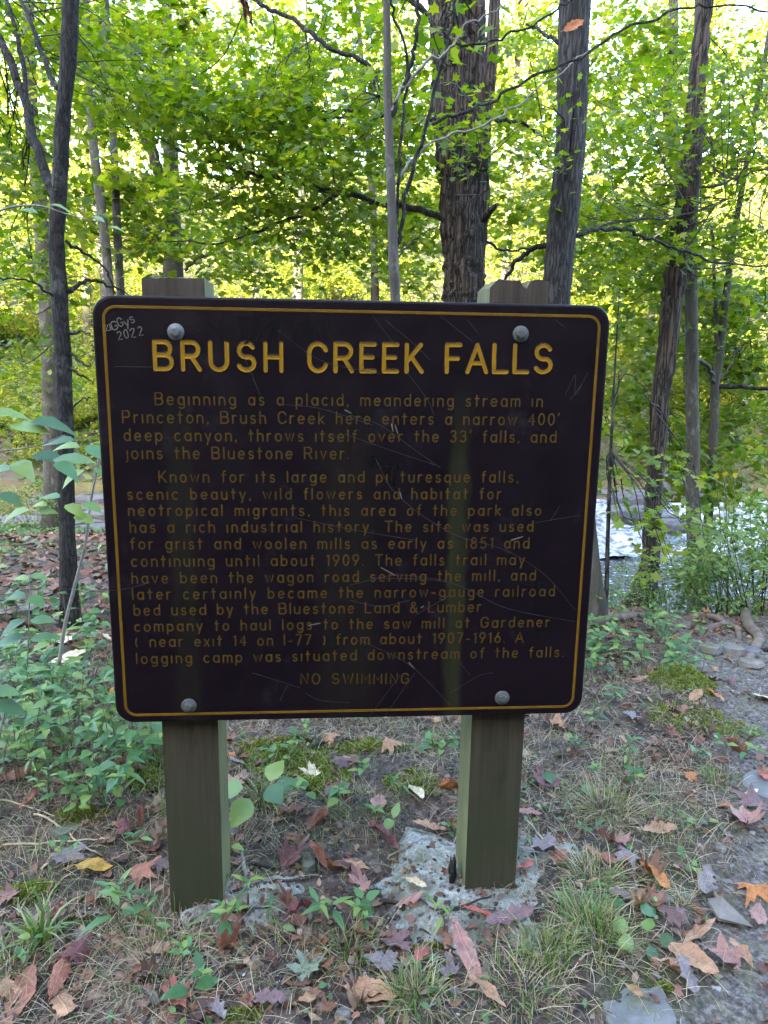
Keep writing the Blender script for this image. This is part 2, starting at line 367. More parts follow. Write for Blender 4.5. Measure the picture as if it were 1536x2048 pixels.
def rock(px, py, y, w_, d_, h_, seed, label, mat='rock', name='creek_rock', cat='rock', group=None, rz=0, z=None, tilt=0):
    p = at(px, py, y) if z is None else None
    if z is not None:
        d = ray(px, py); t_ = (z-HC)/d[2]; p = np.array([d[0]*t_, d[1]*t_, z])
    o = link(name, rock_mesh(w_/2, d_/2, h_/2, seed, 12, 6, .45, M[mat])); o.location = p; o.rotation_euler = (tilt, tilt*.5, rz)
    return tag(o, label, cat, group)
rock(95, 1005, 0, .75, .5, .28, 1, 'pale rounded rock standing out of the still brown pool', z=Z_UP+.03)
rock(185, 1000, 0, .8, .5, .22, 2, 'flat topped pale rock in the pool close to the left edge of the sign', z=Z_UP+.03)
rock(60, 1045, 0, 2.2, .5, .16, 3, 'long low grey ledge rock lying across the pool', z=Z_UP+.03, rz=-.05)
rock(175, 1030, 0, 1.5, .4, .18, 4, 'low grey ledge rock between the trunk and the sign', z=Z_UP+.02, rz=.05)
rock(170, 1062, 0, 1.2, .6, .25, 5, 'rounded boulder at the near waterline beside the sign', z=Z_UP+.0)
rock(1240, 988, 0, 1.5, .6, .16, 6, 'low slab rock at the lip of the cascade next to the sign', z=Z_UP+.02)
rock(1275, 1000, 0, 1.1, .6, .32, 7, 'dark purple grey boulder in front of the leaning trunk cascade', z=Z_UP+.08)
rock(1262, 1025, 0, 1.0, .7, .34, 8, 'broad wet ledge rock with white water running round it', z=Z_UP-.12)
rock(1335, 1050, 0, .7, .6, .3, 9, 'wet boulder in the white water right of the leaning trunk', z=Z_UP-.2)
rock(1345, 978, 0, 1.0, .9, .7, 10, 'tall grey boulder on the far side behind the leaning trunk', z=Z_UP+.1)
rock(1480, 945, 18.6, 4.2, 2, 1.5, 11, 'grey rock face on the far bank at the right edge')
rock(1415, 958, 18.2, 2.4, 1.5, 1.3, 12, 'pale grey boulder on the far bank between the right trunks')
rock(40, 1235, 4.0, .34, .25, .12, 13, 'light brown rock in the litter near the left edge', 'stone')

# ------------------------------------------------------------------ the sign
SA = 0.0783; SC = np.array([-.0629, 1.669, -.3636+HC]); SW, SH, ST = 1.11, .9637, .045
ex = np.array([math.cos(SA), math.sin(SA), 0]); ey = np.array([-math.sin(SA), math.cos(SA), 0])
def pan(px, py, back=0.):
    """photo pixel -> (right, up) on the sign's face plane, measured from its centre line and from z=0"""
    d = ray(px, py); o = np.array([0, 0, HC]); t = ((SC+ey*back-o)@ey)/(d@ey); P = o+d*t
    return float((P-SC)@ex), float(P[2])
def ucurve(u0, v0, u1, v1): return np.array([u0, v0]), np.array([u1, v1])

def sign_paint():
    m, nt, p = newmat('dark_brown_sign_board'); v = coord(nt)
    n = noise(nt, v, 4, 6, .7); n2 = noise(nt, coord(nt, (1, 1, .12)), 30, 5, .6)
    c = ramp(nt, n, [(.3, (.0038, .0013, .0036)), (.7, (.0078, .0029, .0066))])
    # algae streaks below the two upper bolts, running down the board
    sx = nt.nodes.new('ShaderNodeSeparateXYZ'); nt.links.new(v, sx.inputs[0])
    k = None
    for x0, wd, am in ((.232, .024, 1.), (-.385, .03, .35), (-.02, .07, .25)):
        wob = math_(nt, 'MULTIPLY', math_(nt, 'SUBTRACT', noise(nt, coord(nt, (1, 1, .5)), 16, 5, .7), .5), .05)
        d = math_(nt, 'ABSOLUTE', math_(nt, 'ADD', math_(nt, 'SUBTRACT', sx.outputs['X'], x0), wob)); q = nt.nodes.new('ShaderNodeMapRange'); q.interpolation_type = 'SMOOTHSTEP'
        q.inputs[1].default_value = wd*1.3; q.inputs[2].default_value = wd*.45; q.inputs[3].default_value = 0; q.inputs[4].default_value = am; nt.links.new(d, q.inputs[0])
        k = q.outputs[0] if k is None else math_(nt, 'MAXIMUM', k, q.outputs[0])
    zz = nt.nodes.new('ShaderNodeMapRange'); zz.inputs[1].default_value = 1.34; zz.inputs[2].default_value = 1.15; nt.links.new(sx.outputs['Z'], zz.inputs[0])
    k = math_(nt, 'MULTIPLY', math_(nt, 'MULTIPLY', k, zz.outputs[0]), n2)
    c = mixc(nt, math_(nt, 'MULTIPLY', k, 1.5), c, (.022, .024, .009))
    sm = noise(nt, v, 7, 7, .75); c = mixc(nt, ramp(nt, sm, [(.56, (0, 0, 0)), (.8, (.65, .65, .65))]), c, (.036, .031, .038))
    nt.links.new(c, p.inputs['Base Color'])
    nt.links.new(ramp(nt, noise(nt, v, 12, 6, .7), [(.3, (.36, .36, .36)), (.7, (.62, .62, .62))]), p.inputs['Roughness'])
    p.inputs['Specular IOR Level'].default_value = .2; bump(nt, p, noise(nt, v, 90, 4, .6), .12, .002); return m
def amber(name, a, b, wear):
    m, nt, p = newmat(name); v = coord(nt)
    c = ramp(nt, noise(nt, v, 25, 5, .7), [(.3, a), (.7, b)])
    c = mixc(nt, ramp(nt, noise(nt, v, 45, 6, .75), [(.60-wear, (0, 0, 0)), (.78-wear, (1, 1, 1))]), c, (.016, .009, .007))
    nt.links.new(c, p.inputs['Base Color']); p.inputs['Roughness'].default_value = .7; p.inputs['Specular IOR Level'].default_value = .25; return m
M['board'] = sign_paint(); M['amber'] = amber('amber_routed_paint', (.23, .118, .002), (.33, .175, .004), -.06); M['amber_old'] = amber('faded_amber_routed_paint', (.060, .035, .003), (.095, .055, .005), .01)
M['border'] = amber('amber_border_paint', (.125, .066, .002), (.19, .10, .003), .0)
def post_material():
    m, nt, p = newmat('weathered_treated_timber'); v = coord(nt, (1, 1, .05)); g1 = noise(nt, v, 55, 6, .65); g2 = noise(nt, coord(nt, (1, 1, .5)), 6, 5, .65)
    c = ramp(nt, g1, [(.25, (.020, .0145, .010)), (.5, (.052, .039, .028)), (.8, (.10, .08, .06))])
    sx = nt.nodes.new('ShaderNodeSeparateXYZ'); nt.links.new(coord(nt), sx.inputs[0])
    lo = nt.nodes.new('ShaderNodeMapRange'); lo.inputs[1].default_value = .75; lo.inputs[2].default_value = .05; lo.inputs[3].default_value = .1; lo.inputs[4].default_value = 1.; nt.links.new(sx.outputs['Z'], lo.inputs[0])
    k = math_(nt, 'MULTIPLY', lo.outputs[0], ramp(nt, g2, [(.3, (.3, .3, .3)), (.62, (1, 1, 1))]))
    c = mixc(nt, k, c, (.026, .032, .010))
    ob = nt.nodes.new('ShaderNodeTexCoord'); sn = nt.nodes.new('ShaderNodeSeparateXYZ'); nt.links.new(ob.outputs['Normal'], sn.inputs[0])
    side = ramp(nt, math_(nt, 'ABSOLUTE', sn.outputs['X']), [(.6, (0, 0, 0)), (.8, (1, 1, 1))]); c = mixc(nt, math_(nt, 'MULTIPLY', side, g2), c, (.20, .22, .09))  # pale algae green on the side faces also paints in the light they catch
    c = mixc(nt, ramp(nt, noise(nt, coord(nt, (1, 1, .25)), 14, 6, .75), [(.56, (0, 0, 0)), (.7, (.7, .7, .7))]), c, (.012, .010, .008))
    nt.links.new(c, p.inputs['Base Color']); p.inputs['Roughness'].default_value = .9
    b = bump(nt, p, g1, .45, .004); bump(nt, p, noise(nt, coord(nt), 70, 4, .7), .5, .002, b); return m
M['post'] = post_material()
M['galv'] = simple('galvanised_steel', (.13, .14, .145), .5, .35, 60, .5, .001, .3)
M['galv2'] = simple('dull_bolt_steel', (.085, .09, .085), .6, .35, 60, .5, .001, .2)

sign = empty('park_sign', tuple(SC*[1, 1, 0]), SA, 'dark brown routed sign with amber words BRUSH CREEK FALLS on two square timber posts', 'sign')
def rrect(w_, h_, r, n=7, cz=0.):
    P = []
    for cx_, cy_, a0 in ((w_/2-r, h_/2-r, 0), (-w_/2+r, h_/2-r, 90), (-w_/2+r, -h_/2+r, 180), (w_/2-r, -h_/2+r, 270)):
        for i in range(n+1): a = rad(a0+90*i/n); P.append((cx_+r*math.cos(a), cz+cy_+r*math.sin(a)))
    return np.array(P)
# board: rounded edges, front ring, side, back, slightly irregular
rings = []
for (ins, yb) in ((.0055, 0.), (.0018, .0012), (0, .005), (0, ST-.004), (.003, ST)):
    q = rrect(SW-2*ins, SH-2*ins, .042, 9, SC[2]); q = q + .0012*np.stack([vn(q[:, 0]*30, q[:, 1]*30, 3), vn(q[:, 1]*30, q[:, 0]*30, 4)], -1)
    rings.append(np.stack([q[:, 0], np.full(len(q), yb), q[:, 1]], -1))
n = len(rings[0]); F = []
for i in range(4):
    for j in range(n): k = (j+1) % n; F.append((i*n+j, i*n+k, (i+1)*n+k, (i+1)*n+j))
F.append(tuple(range(n))[::-1]); F.append(tuple(4*n+j for j in range(n)))
board = obj('board', np.concatenate(rings), F, M['board'], sign, False)
# border groove: a closed ribbon with a hollow section
cor = [pan(*p) for p in ((208, 616.5), (1199, 630), (1146, 1411.5), (250.5, 1432))]
bw_ = (cor[1][0]-cor[0][0]+cor[2][0]-cor[3][0])/2; bh_ = (cor[0][1]-cor[3][1]+cor[1][1]-cor[2][1])/2
bcx = sum(c[0] for c in cor)/4; bcz = sum(c[1] for c in cor)/4
RB = []
for ins, hh in ((-.0032, .0001), (-.0028, .0009), (-.0010, .0003), (.0010, .0003), (.0028, .0009), (.0032, .0001)):
    q = rrect(bw_-2*ins, bh_-2*ins, .025-ins, 8, bcz); RB.append(np.stack([q[:, 0]+bcx, np.full(len(q), -hh), q[:, 1]], -1))
n = len(RB[0]); F = [(i*n+j, i*n+(j+1) % n, (i+1)*n+(j+1) % n, (i+1)*n+j) for i in range(5) for j in range(n)]
obj('border_line', np.concatenate(RB), F, M['border'], board)

# single-stroke routed alphabet: cap height 1, x height .68, y up
def arc(cx_, cy_, rx, ry, a0, a1, n=9): return [(cx_+rx*math.cos(rad(a0+(a1-a0)*i/n)), cy_+ry*math.sin(rad(a0+(a1-a0)*i/n))) for i in range(n+1)]
x = .66; o_ = lambda cx_=.25, r=.25: arc(cx_, x/2, r, x/2, 0, 360, 14)
G = {
'A': (.72, [[(0, 0), (.36, 1), (.72, 0)], [(.13, .33), (.59, .33)]]),
'B': (.62, [[(0, 0), (0, 1), (.36, 1)]+arc(.36, .76, .22, .24, 90, -90)+[(0, .52)], [(.36, .52)]+arc(.38, .26, .24, .26, 90, -90)+[(0, 0)]]),
'C': (.64, [arc(.34, .66, .32, .34, 20, 180)+arc(.34, .34, .32, .34, 180, 340)]),
'E': (.5, [[(.5, 1), (0, 1), (0, 0), (.5, 0)], [(0, .52), (.42, .52)]]),
'F': (.5, [[(.5, 1), (0, 1), (0, 0)], [(0, .50), (.42, .50)]]),
'G': (.68, [arc(.34, .66, .33, .34, 25, 180)+arc(.34, .34, .33, .34, 180, 360)+[(.67, .46), (.42, .46)]]),
'H': (.6, [[(0, 0), (0, 1)], [(.6, 0), (.6, 1)], [(0, .5), (.6, .5)]]),
'I': (.02, [[(0, 0), (0, 1)]]),
'K': (.58, [[(0, 0), (0, 1)], [(.54, 1), (0, .36)], [(.18, .56), (.58, 0)]]),
'L': (.5, [[(0, 1), (0, 0), (.5, 0)]]),
'M': (.72, [[(0, 0), (0, 1), (.36, .35), (.72, 1), (.72, 0)]]),
'N': (.62, [[(0, 0), (0, 1), (.62, 0), (.62, 1)]]),
'O': (.7, [arc(.35, .5, .35, .5, 0, 360, 18)]),
'P': (.58, [[(0, 0), (0, 1), (.33, 1)]+arc(.33, .73, .25, .27, 90, -90)+[(0, .46)]]),
'R': (.62, [[(0, 0), (0, 1), (.34, 1)]+arc(.34, .74, .25, .26, 90, -90)+[(0, .48)], [(.32, .48), (.62, 0)]]),
'S': (.62, [arc(.31, .74, .27, .26, 25, 270)+arc(.31, .26, .30, .26, 90, -155)[1:]]),
'T': (.62, [[(0, 1), (.62, 1)], [(.31, 1), (.31, 0)]]),
'U': (.62, [[(0, 1), (0, .3)]+arc(.31, .31, .31, .31, 180, 360)+[(.62, 1)]]),
'W': (.9, [[(0, 1), (.23, 0), (.45, .85), (.67, 0), (.9, 1)]]),
'a': (.5, [o_(), [(.5, x), (.5, 0)]]), 'b': (.5, [o_(), [(0, 1), (0, 0)]]),
'c': (.46, [arc(.25, x/2, .25, x/2, 50, 310, 12)]), 'd': (.5, [o_(), [(.5, 1), (.5, 0)]]),
'e': (.5, [[(.02, x*.52), (.49, x*.52)]+arc(.25, x/2, .25, x/2, 5, 315, 13)]),
'f': (.32, [arc(.30, .82, .16, .18, 80, 180, 5)+[(.14, 0)], [(0, x), (.30, x)]]),
'g': (.5, [o_(), [(.5, x), (.5, -.1)]+arc(.26, -.1, .24, .2, 0, -140, 8)]),
'h': (.46, [[(0, 1), (0, 0)], [(0, .42)]+arc(.23, .43, .23, .23, 180, 0)+[(.46, 0)]]),
'i': (.02, [[(0, x), (0, 0)]]), 'j': (.14, [[(.14, x), (.14, -.12)]+arc(-.02, -.12, .16, .16, 0, -80, 5)]),
'k': (.42, [[(0, 0), (0, 1)], [(.40, x), (0, .25)], [(.12, .38), (.42, 0)]]), 'l': (.02, [[(0, 1), (0, 0)]]),
'm': (.76, [[(0, x), (0, 0)], [(0, .45)]+arc(.19, .47, .19, .19, 180, 0)+[(.38, 0)], [(.38, .45)]+arc(.57, .47, .19, .19, 180, 0)+[(.76, 0)]]),
'n': (.46, [[(0, x), (0, 0)], [(0, .42)]+arc(.23, .43, .23, .23, 180, 0)+[(.46, 0)]]),
'o': (.5, [o_()]), 'p': (.5, [o_(), [(0, x), (0, -.3)]]), 'q': (.5, [o_(), [(.5, x), (.5, -.3)]]),
'r': (.3, [[(0, x), (0, 0)], [(0, .4)]+arc(.22, .42, .22, .24, 180, 70, 6)]),
's': (.4, [arc(.2, x*.75, .17, x*.25, 30, 270, 9)+arc(.2, x*.25, .19, x*.25, 90, -150, 9)[1:]]),
't': (.34, [[(.15, .95), (.15, 0)], [(0, x), (.34, x)]]),
'u': (.46, [[(0, x), (0, .23)]+arc(.23, .23, .23, .23, 180, 360)+[(.46, x)], [(.46, .3), (.46, 0)]]),
'v': (.46, [[(0, x), (.23, 0), (.46, x)]]), 'w': (.7, [[(0, x), (.18, 0), (.35, x), (.52, 0), (.7, x)]]),
'x': (.42, [[(0, x), (.42, 0)], [(.42, x), (0, 0)]]), 'y': (.46, [[(0, x), (.23, 0)], [(.46, x), (.13, -.32)]]), 'z': (.42, [[(0, x), (.42, x), (0, 0), (.42, 0)]]),
'0': (.5, [arc(.25, .5, .25, .5, 0, 360, 16)]), '1': (.2, [[(0, .85), (.18, 1), (.18, 0)]]),
'2': (.5, [arc(.25, .74, .24, .26, 160, -20, 8)+[(0, 0), (.5, 0)]]),
'3': (.48, [arc(.22, .76, .22, .24, 150, -90, 9), arc(.22, .27, .25, .27, 90, -150, 9)]),
'4': (.52, [[(.38, 0), (.38, 1), (0, .3), (.52, .3)]]), '5': (.5, [[(.45, 1), (.08, 1), (.03, .55)]+arc(.23, .32, .26, .32, 120, -140, 10)]),
'6': (.5, [arc(.25, .3, .25, .3, 0, 360, 13), [(.02, .36), (.34, 1)]]), '7': (.48, [[(0, 1), (.48, 1), (.14, 0)]]),
'8': (.5, [arc(.25, .76, .21, .24, 0, 360, 12), arc(.25, .27, .25, .27, 0, 360, 12)]), '9': (.5, [arc(.25, .7, .25, .3, 0, 360, 13), [(.48, .64), (.16, 0)]]),
'&': (.62, [[(.62, 0), (.14, .72)]+arc(.28, .82, .16, .18, 200, -30, 8)+[(.08, .42)]+arc(.24, .24, .22, .24, 140, 330, 8)+[(.6, .42)]]),
'(': (.2, [arc(.42, .4, .4, .62, 140, 220, 6)]), ')': (.2, [arc(-.2, .4, .4, .62, 40, -40, 6)]), "'": (.04, [[(.04, 1.05), (0, .85)]]), '-': (.3, [[(0, .36), (.3, .36)]]),
',': (.03, [[(.03, .06), (0, -.1)]]), '.': (.02, [[(0, .03), (.015, .03)]]), ' ': (.34, []), '~': (.9, [])}
def layout(text, A, B, cap, tk=.2):
    """strokes in panel coordinates for text stretched between A and B"""
    A = np.array(A); B = np.array(B); L = np.linalg.norm(B-A); e = (B-A)/L; up = np.array([-e[1], e[0]])
    gl = [G[c] for c in text]; tot = sum(g[0] for g in gl)*cap; gap = (L-tot)/max(1, len(text)-1); xx = 0; out = []
    # spaces take most of the stretch
    for (w_, st) in gl:
        out.append([[A+e*(xx+p[0]*cap)+up*p[1]*cap for p in s] for s in st]); xx += w_*cap+gap
    return out
def ribbon(mb, P, w_, h):
    P = [np.array(p) for p in P]; Q = [P[0]]
    for p in P[1:]:
        if np.linalg.norm(p-Q[-1]) > 1e-5: Q.append(p)
    P = np.array(Q)
    if len(P) < 2: return
    T = np.gradient(P, axis=0); T /= np.linalg.norm(T, axis=1)[:, None]; Nn = np.stack([-T[:, 1], T[:, 0]], -1)
    L_, R_ = P+Nn*w_/2, P-Nn*w_/2; m = len(P)
    V = [(p[0], -h, p[1]) for p in L_]+[(p[0], -h, p[1]) for p in R_]; F = [(i, m+i, m+i+1, i+1) for i in range(m-1)]
    for (c, t, a, b) in ((P[0], -T[0], L_[0], 0), (P[-1], T[-1], L_[-1], m-1)):
        n0 = Nn[b]; k = len(V)
        for q in range(1, 4):
            an = math.pi*q/4; d = n0*math.cos(an)+t*math.sin(an); V.append((c[0]+d[0]*w_/2, -h, c[1]+d[1]*w_/2))
        F.append((b, k, k+1, k+2, m+b))
    mb.add(V, F)
def wob(st, a, r):   # hand-routed wobble
    return [[p+r*np.array([vn(p[0]*90, p[1]*90, a), vn(p[1]*90, p[0]*90, a+1)]) for p in s] for s in st]
# title letters: the routed groove is a distance-field relief, hollow along the stroke
def routed(st, w_, name, mat, step=.0008):
    seg = []
    for s in st:
        s = np.array(s); seg += [(s[i], s[i+1]) for i in range(len(s)-1)]
    allp = np.array([p for a in seg for p in a]); lo = allp.min(0)-w_*.75; hi = allp.max(0)+w_*.75
    xs = np.arange(lo[0], hi[0], step); zs = np.arange(lo[1], hi[1], step); XX, ZZ = np.meshgrid(xs, zs); D = np.full(XX.shape, 9.)
    for a, b in seg:
        d = b-a; l2 = d@d+1e-12; t = np.clip(((XX-a[0])*d[0]+(ZZ-a[1])*d[1])/l2, 0, 1); D = np.minimum(D, np.hypot(XX-a[0]-t*d[0], ZZ-a[1]-t*d[1]))
    h = w_/2; Hh = np.where(D < h, .0003+.0010*(D/h)**2, .0013*(1-(D-h)/.0024))
    keep = (D < h+.0023); q = keep[:-1, :-1] & keep[1:, :-1] & keep[:-1, 1:] & keep[1:, 1:]
    ii = np.arange(XX.size).reshape(XX.shape); F = np.stack([ii[:-1, :-1], ii[:-1, 1:], ii[1:, 1:], ii[1:, :-1]], -1)[q]
    used = np.unique(F); mp = np.full(XX.size, -1); mp[used] = np.arange(len(used))
    V = np.stack([XX, -Hh, ZZ], -1).reshape(-1, 3)[used]; F = mp[F]
    me = mesh_np(name, V, F, mat, True); me.materials.append(M['board'])
    dd = D.ravel()[used][F].mean(1); me.polygons.foreach_set('material_index', (dd > h).astype(np.int32)); return me
for word, a, b in (('BRUSH', (311, 738), (563, 741.5)), ('CREEK', (618, 742), (843, 743.5)), ('FALLS', (893, 744), (1101, 744.5))):
    A, B = pan(*a), pan(*b); cap = (pan(a[0], a[1]-54)[1]-A[1])
    for ch, st in zip(word, layout(word, A, B, cap)):
        link('title_letter', routed(st, .0090, 'title_letter', M['amber']), board)
LINES = [("Beginning as a placid, meandering stream in", (311, 809), (1084, 813), 23.5), ("Princeton, Brush Creek here enters a narrow 400'", (246, 845), (1117, 850), 23.5),
 ("deep canyon, throws itself over the 33' falls, and", (249, 881), (1111, 884.5), 23), ("joins the Bluestone River.", (252, 917), (697, 917.5), 23),
 ("Known for its large and picturesque falls,", (319, 964), (1035, 964), 22), ("scenic beauty, wild flowers and habitat for", (256, 998.5), (1001, 997.5), 21.5),
 ("neotropical migrants, this area of the park also", (258, 1031), (1081, 1030.5), 21.5), ("has a rich industrial history. The site was used", (261, 1064.5), (1065, 1062.5), 21.5),
 ("for grist and woolen mills as early as 1851 and", (262, 1098), (1057, 1096), 21.5), ("continuing until about 1909. The falls trail may", (264, 1132.5), (1048, 1129), 21.5),
 ("have been the wagon road serving the mill, and", (265, 1166.5), (1070, 1160), 21), ("later certainly became the narrow-gauge railroad", (266, 1198.5), (1108, 1191.5), 21),
 ("bed used by the Bluestone Land & Lumber", (269, 1230.5), (961, 1223), 21), ("company to haul logs to the saw mill at Gardener", (270, 1262.5), (1098, 1253), 20.5),
 ("( near exit 14 on I-77 ) from about 1907-1916. A", (272, 1293.5), (1046, 1284), 20.5), ("logging camp was situated downstream of the falls.", (274, 1327), (1126, 1313), 20.5),
 ("NO SWIMMING", (602, 1367.5), (817, 1366.5), 20)]
hk = 0
for text, a, b, cp in LINES:
    A, B = pan(*a), pan(*b); cap = pan(a[0], a[1]-cp)[1]-A[1]; mb = MB()
    for gi, st in enumerate(layout(text, A, B, cap)):
        for si, s in enumerate(wob(st, 5, .0006)): ribbon(mb, s, .0031, .0004+.00012*si+.00003*(gi % 3))
    mb.build('text_line', M['amber_old'], board, False)['kind'] = 'stuff'
# bolts
for px, py, m_ in ((352, 664, 'galv'), (1041, 668, 'galv2'), (378, 1411, 'galv2'), (1004, 1395, 'galv2')):
    u, v = pan(px, py); bo = empty('bolt', (u, 0, v)); bo.parent = sign
    def ringmesh(prof, n):
        V = []; F = []
        for r, y in prof:
            for i in range(n): a = 2*math.pi*i/n+.3; V.append((r*math.cos(a), y, r*math.sin(a)))
        for i in range(len(prof)-1):
            for j in range(n): k = (j+1) % n; F.append((i*n+j, (i+1)*n+j, (i+1)*n+k, i*n+k))
        F.append(tuple((len(prof)-1)*n+j for j in range(n))); return V, F
    V, F = ringmesh([(.0175, 0), (.0178, -.0022), (.0168, -.0034), (.009, -.0038)], 28); obj('washer', V, F, M[m_], bo)
    V, F = ringmesh([(.0100, -.0037), (.0101, -.009), (.0086, -.0115), (.005, -.0118)], 6); obj('bolt_head', V, F, M[m_], bo, False)
# posts
def post(cL, cR, ytop, notch, seed):
    u0_ = pan(*cL, back=ST)[0]; u1_ = pan(*cR, back=ST)[0]; zt = pan((cL[0]+cR[0])/2, ytop, back=ST)[1]; zb = -.25
    rr = np.random.RandomState(seed); nxp, nyp = 16, 12; zz_ = [zb, .05, .5, 1.0, 1.4, zt-.03, zt-.006]; D_ = .14; y0 = ST+.0008
    per = [(u0_+(u1_-u0_)*i/nxp, y0) for i in range(nxp)]+[(u1_, y0+D_*i/nyp) for i in range(nyp)]+[(u1_-(u1_-u0_)*i/nxp, y0+D_) for i in range(nxp)]+[(u0_, y0+D_-D_*i/nyp) for i in range(nyp)]
    per = np.array(per); m = len(per); c0 = per.mean(0); V = []
    def top(p): # worn end grain and the saw notch
        z = zt-.004+.006*vn(p[0]*120, p[1]*120, seed)
        if notch: z -= .024*max(0, 1-abs(p[0]-(u0_+(u1_-u0_)*.60)-.1*(p[1]-y0))/.011)+.016*max(0, 1-(p[0]-u0_)/.016)
        return z
    for k, z in enumerate(zz_):
        for p in per:
            q = c0+(p-c0)*(1-.006*(k == 6)); q = q+.0016*np.array([vn(p[0]*70, z*3+p[1]*70, seed+1), vn(p[1]*70, z*3, seed+2)])
            zq = z if k < 5 else (top(p)-(.02 if k == 5 else .0)); V.append((q[0], max(q[1], y0), zq))
    F = [(i*m+j, i*m+(j+1) % m, (i+1)*m+(j+1) % m, (i+1)*m+j) for i in range(6) for j in range(m)]
    for s_ in (.82, .5, .2):
        for p in per: q = c0+(p-c0)*s_; V.append((q[0], max(q[1], y0+.001), top(q)+.002))
    b = 6
    for i in range(b, b+3): F += [(i*m+j, i*m+(j+1) % m, (i+1)*m+(j+1) % m, (i+1)*m+j) for j in range(m)]
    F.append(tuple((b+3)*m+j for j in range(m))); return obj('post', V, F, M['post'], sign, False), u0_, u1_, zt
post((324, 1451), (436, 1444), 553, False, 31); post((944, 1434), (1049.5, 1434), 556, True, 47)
# scratches, scraped patches and pen marks on the face
M['scr'] = simple('scratch_in_plastic', (.035, .032, .035), .6, .4, 80, 0, .001); M['ink'] = simple('black_marker', (.001, .001, .0022), .35, .4, 40, 0, .001)
M['scr2'] = simple('scratched_name', (.13, .12, .10), .7, .3, 60, 0, .001); M['scorch'] = simple('scorched_plastic', (.004, .004, .004), .25, .4, 40, .6, .004)
def marks(name, lines, wpx, mat, h, label=None):
    mb = MB()
    for i, l in enumerate(lines):
        P = [np.array(pan(*p)) for p in l]; P = spline(np.array(P), 5) if len(P) > 2 else np.array(P); ribbon(mb, P, wpx*.00108, h+.00004*(i % 7))
    o = mb.build(name, mat, board, False); o['kind'] = 'stuff'
    if label: o['label'] = label
    return o
marks('scratch', [[(555, 660), (640, 720), (760, 748)], [(770, 640), (830, 690), (860, 720)], [(745, 632), (790, 690)], [(880, 632), (945, 683)], [(812, 742), (855, 800), (868, 830)], [(700, 830), (760, 850), (830, 900), (880, 935)], [(560, 808), (640, 817), (745, 850)], [(690, 868), (780, 900), (870, 930)],
 [(750, 915), (790, 985), (900, 1065), (1010, 1100), (1090, 1150), (1150, 1220)], [(740, 1155), (900, 1165), (1010, 1215), (1150, 1243)], [(590, 1035), (700, 1058), (830, 1080)], [(700, 1170), (790, 1150), (890, 1160)], [(720, 1280), (820, 1330), (900, 1410)], [(740, 1430), (800, 1350)], [(770, 1430), (830, 1345)], [(505, 1345), (600, 1375)], [(560, 1400), (575, 1370)], [(230, 733), (305, 734)], [(190, 1175), (235, 1180), (300, 1165)], [(1070, 1045), (1160, 1030)], [(1130, 790), (1150, 750), (1150, 790), (1175, 745)], [(1140, 800), (1165, 765)], [(900, 1385), (960, 1350), (985, 1345)], [(610, 1385), (640, 1400), (700, 1405)], [(1120, 1010), (1100, 1042)], [(480, 700), (500, 740), (520, 790)], [(830, 1230), (900, 1190)], [(700, 1200), (760, 1212), (820, 1200)], [(935, 640), (955, 665)], [(1110, 640), (1130, 655)], [(920, 1325), (940, 1350)]], 1.0, M['scr'], .0016)
marks('scratch', [[(783, 848), (786, 862)], [(790, 850), (795, 866)], [(800, 985), (803, 996)], [(640, 1246), (618, 1250)], [(1045, 1073), (1022, 1080)], [(690, 820), (702, 826)], [(762, 1135), (790, 1150)], [(818, 1325), (828, 1336)], [(842, 1215), (847, 1212)]], 2.2, M['scr2'], .0016)
def handwritten(text, a, b, cp, mat, name, wpx, seed, h=.0018, label=None):
    rr = random.Random(seed); A, B = pan(*a), pan(*b); cap = pan(a[0], a[1]-cp)[1]-A[1]; mb = MB(); k = 0
    for st in layout(text, A, B, cap):
        dx = np.array([rr.uniform(-.001, .001), rr.uniform(-.0015, .0015)])
        for s in wob(st, seed, .003):
            k += 1; ribbon(mb, [p+dx for p in s], wpx*.00108, h+.00005*k)
    o = mb.build(name, mat, board, False); o['kind'] = 'stuff'
    if label: o['label'] = label
handwritten('ziGGy', (213, 663), (260, 650), 17, M['scr2'], 'handwriting', 2.2, 3, label='pale scratched name')
handwritten('s', (263, 647), (270, 645), 18, M['scr2'], 'handwriting', 2.0, 9)
handwritten('2022', (238, 679), (286, 671), 17, M['scr2'], 'handwriting', 2.0, 4)
marks('marker_graffiti', [[(405, 628), (425, 650), (455, 682)], [(440, 628), (448, 660), (458, 680), (468, 645)], [(476, 630), (480, 660), (478, 682)], [(474, 632), (492, 634)], [(478, 655), (496, 652)], [(500, 636), (516, 632), (508, 655), (494, 684)], [(516, 640), (536, 636), (524, 660), (512, 682)], [(540, 640), (556, 634), (544, 655), (530, 680)], [(556, 642), (548, 668), (546, 682)], [(396, 660), (400, 661)], [(565, 654), (570, 655)], [(585, 680), (592, 640), (602, 665), (614, 636), (618, 676)], [(632, 640), (640, 672)], [(652, 638), (658, 676)], [(490, 686), (496, 684)]], 4.6, M['ink'], .0012)
mb = MB()
for (cx_, cz_, rx, rz_, s_) in ((752, 925, 13, 9, 1), (768, 930, 18, 6, 2), (788, 950, 6, 22, 3), (745, 922, 7, 12, 4), (795, 935, 4, 5, 5)):
    u, v = pan(cx_, cz_); V = [(u, -.0016-.0001*s_, v)]+[(u+rx*.00108*math.cos(a)*(1+.4*vn(a*2, s_, 5)), -.0013-.0001*s_, v+rz_*.00108*math.sin(a)*(1+.4*vn(a*2, s_, 6))) for a in np.linspace(0, 6.28, 17)[:-1]]
    mb.add([(float(a), float(b), float(c)) for a, b, c in V], [(0, i, i % 16+1) for i in range(1, 17)])
mb.build('scorch_mark', M['scorch'], board, False)
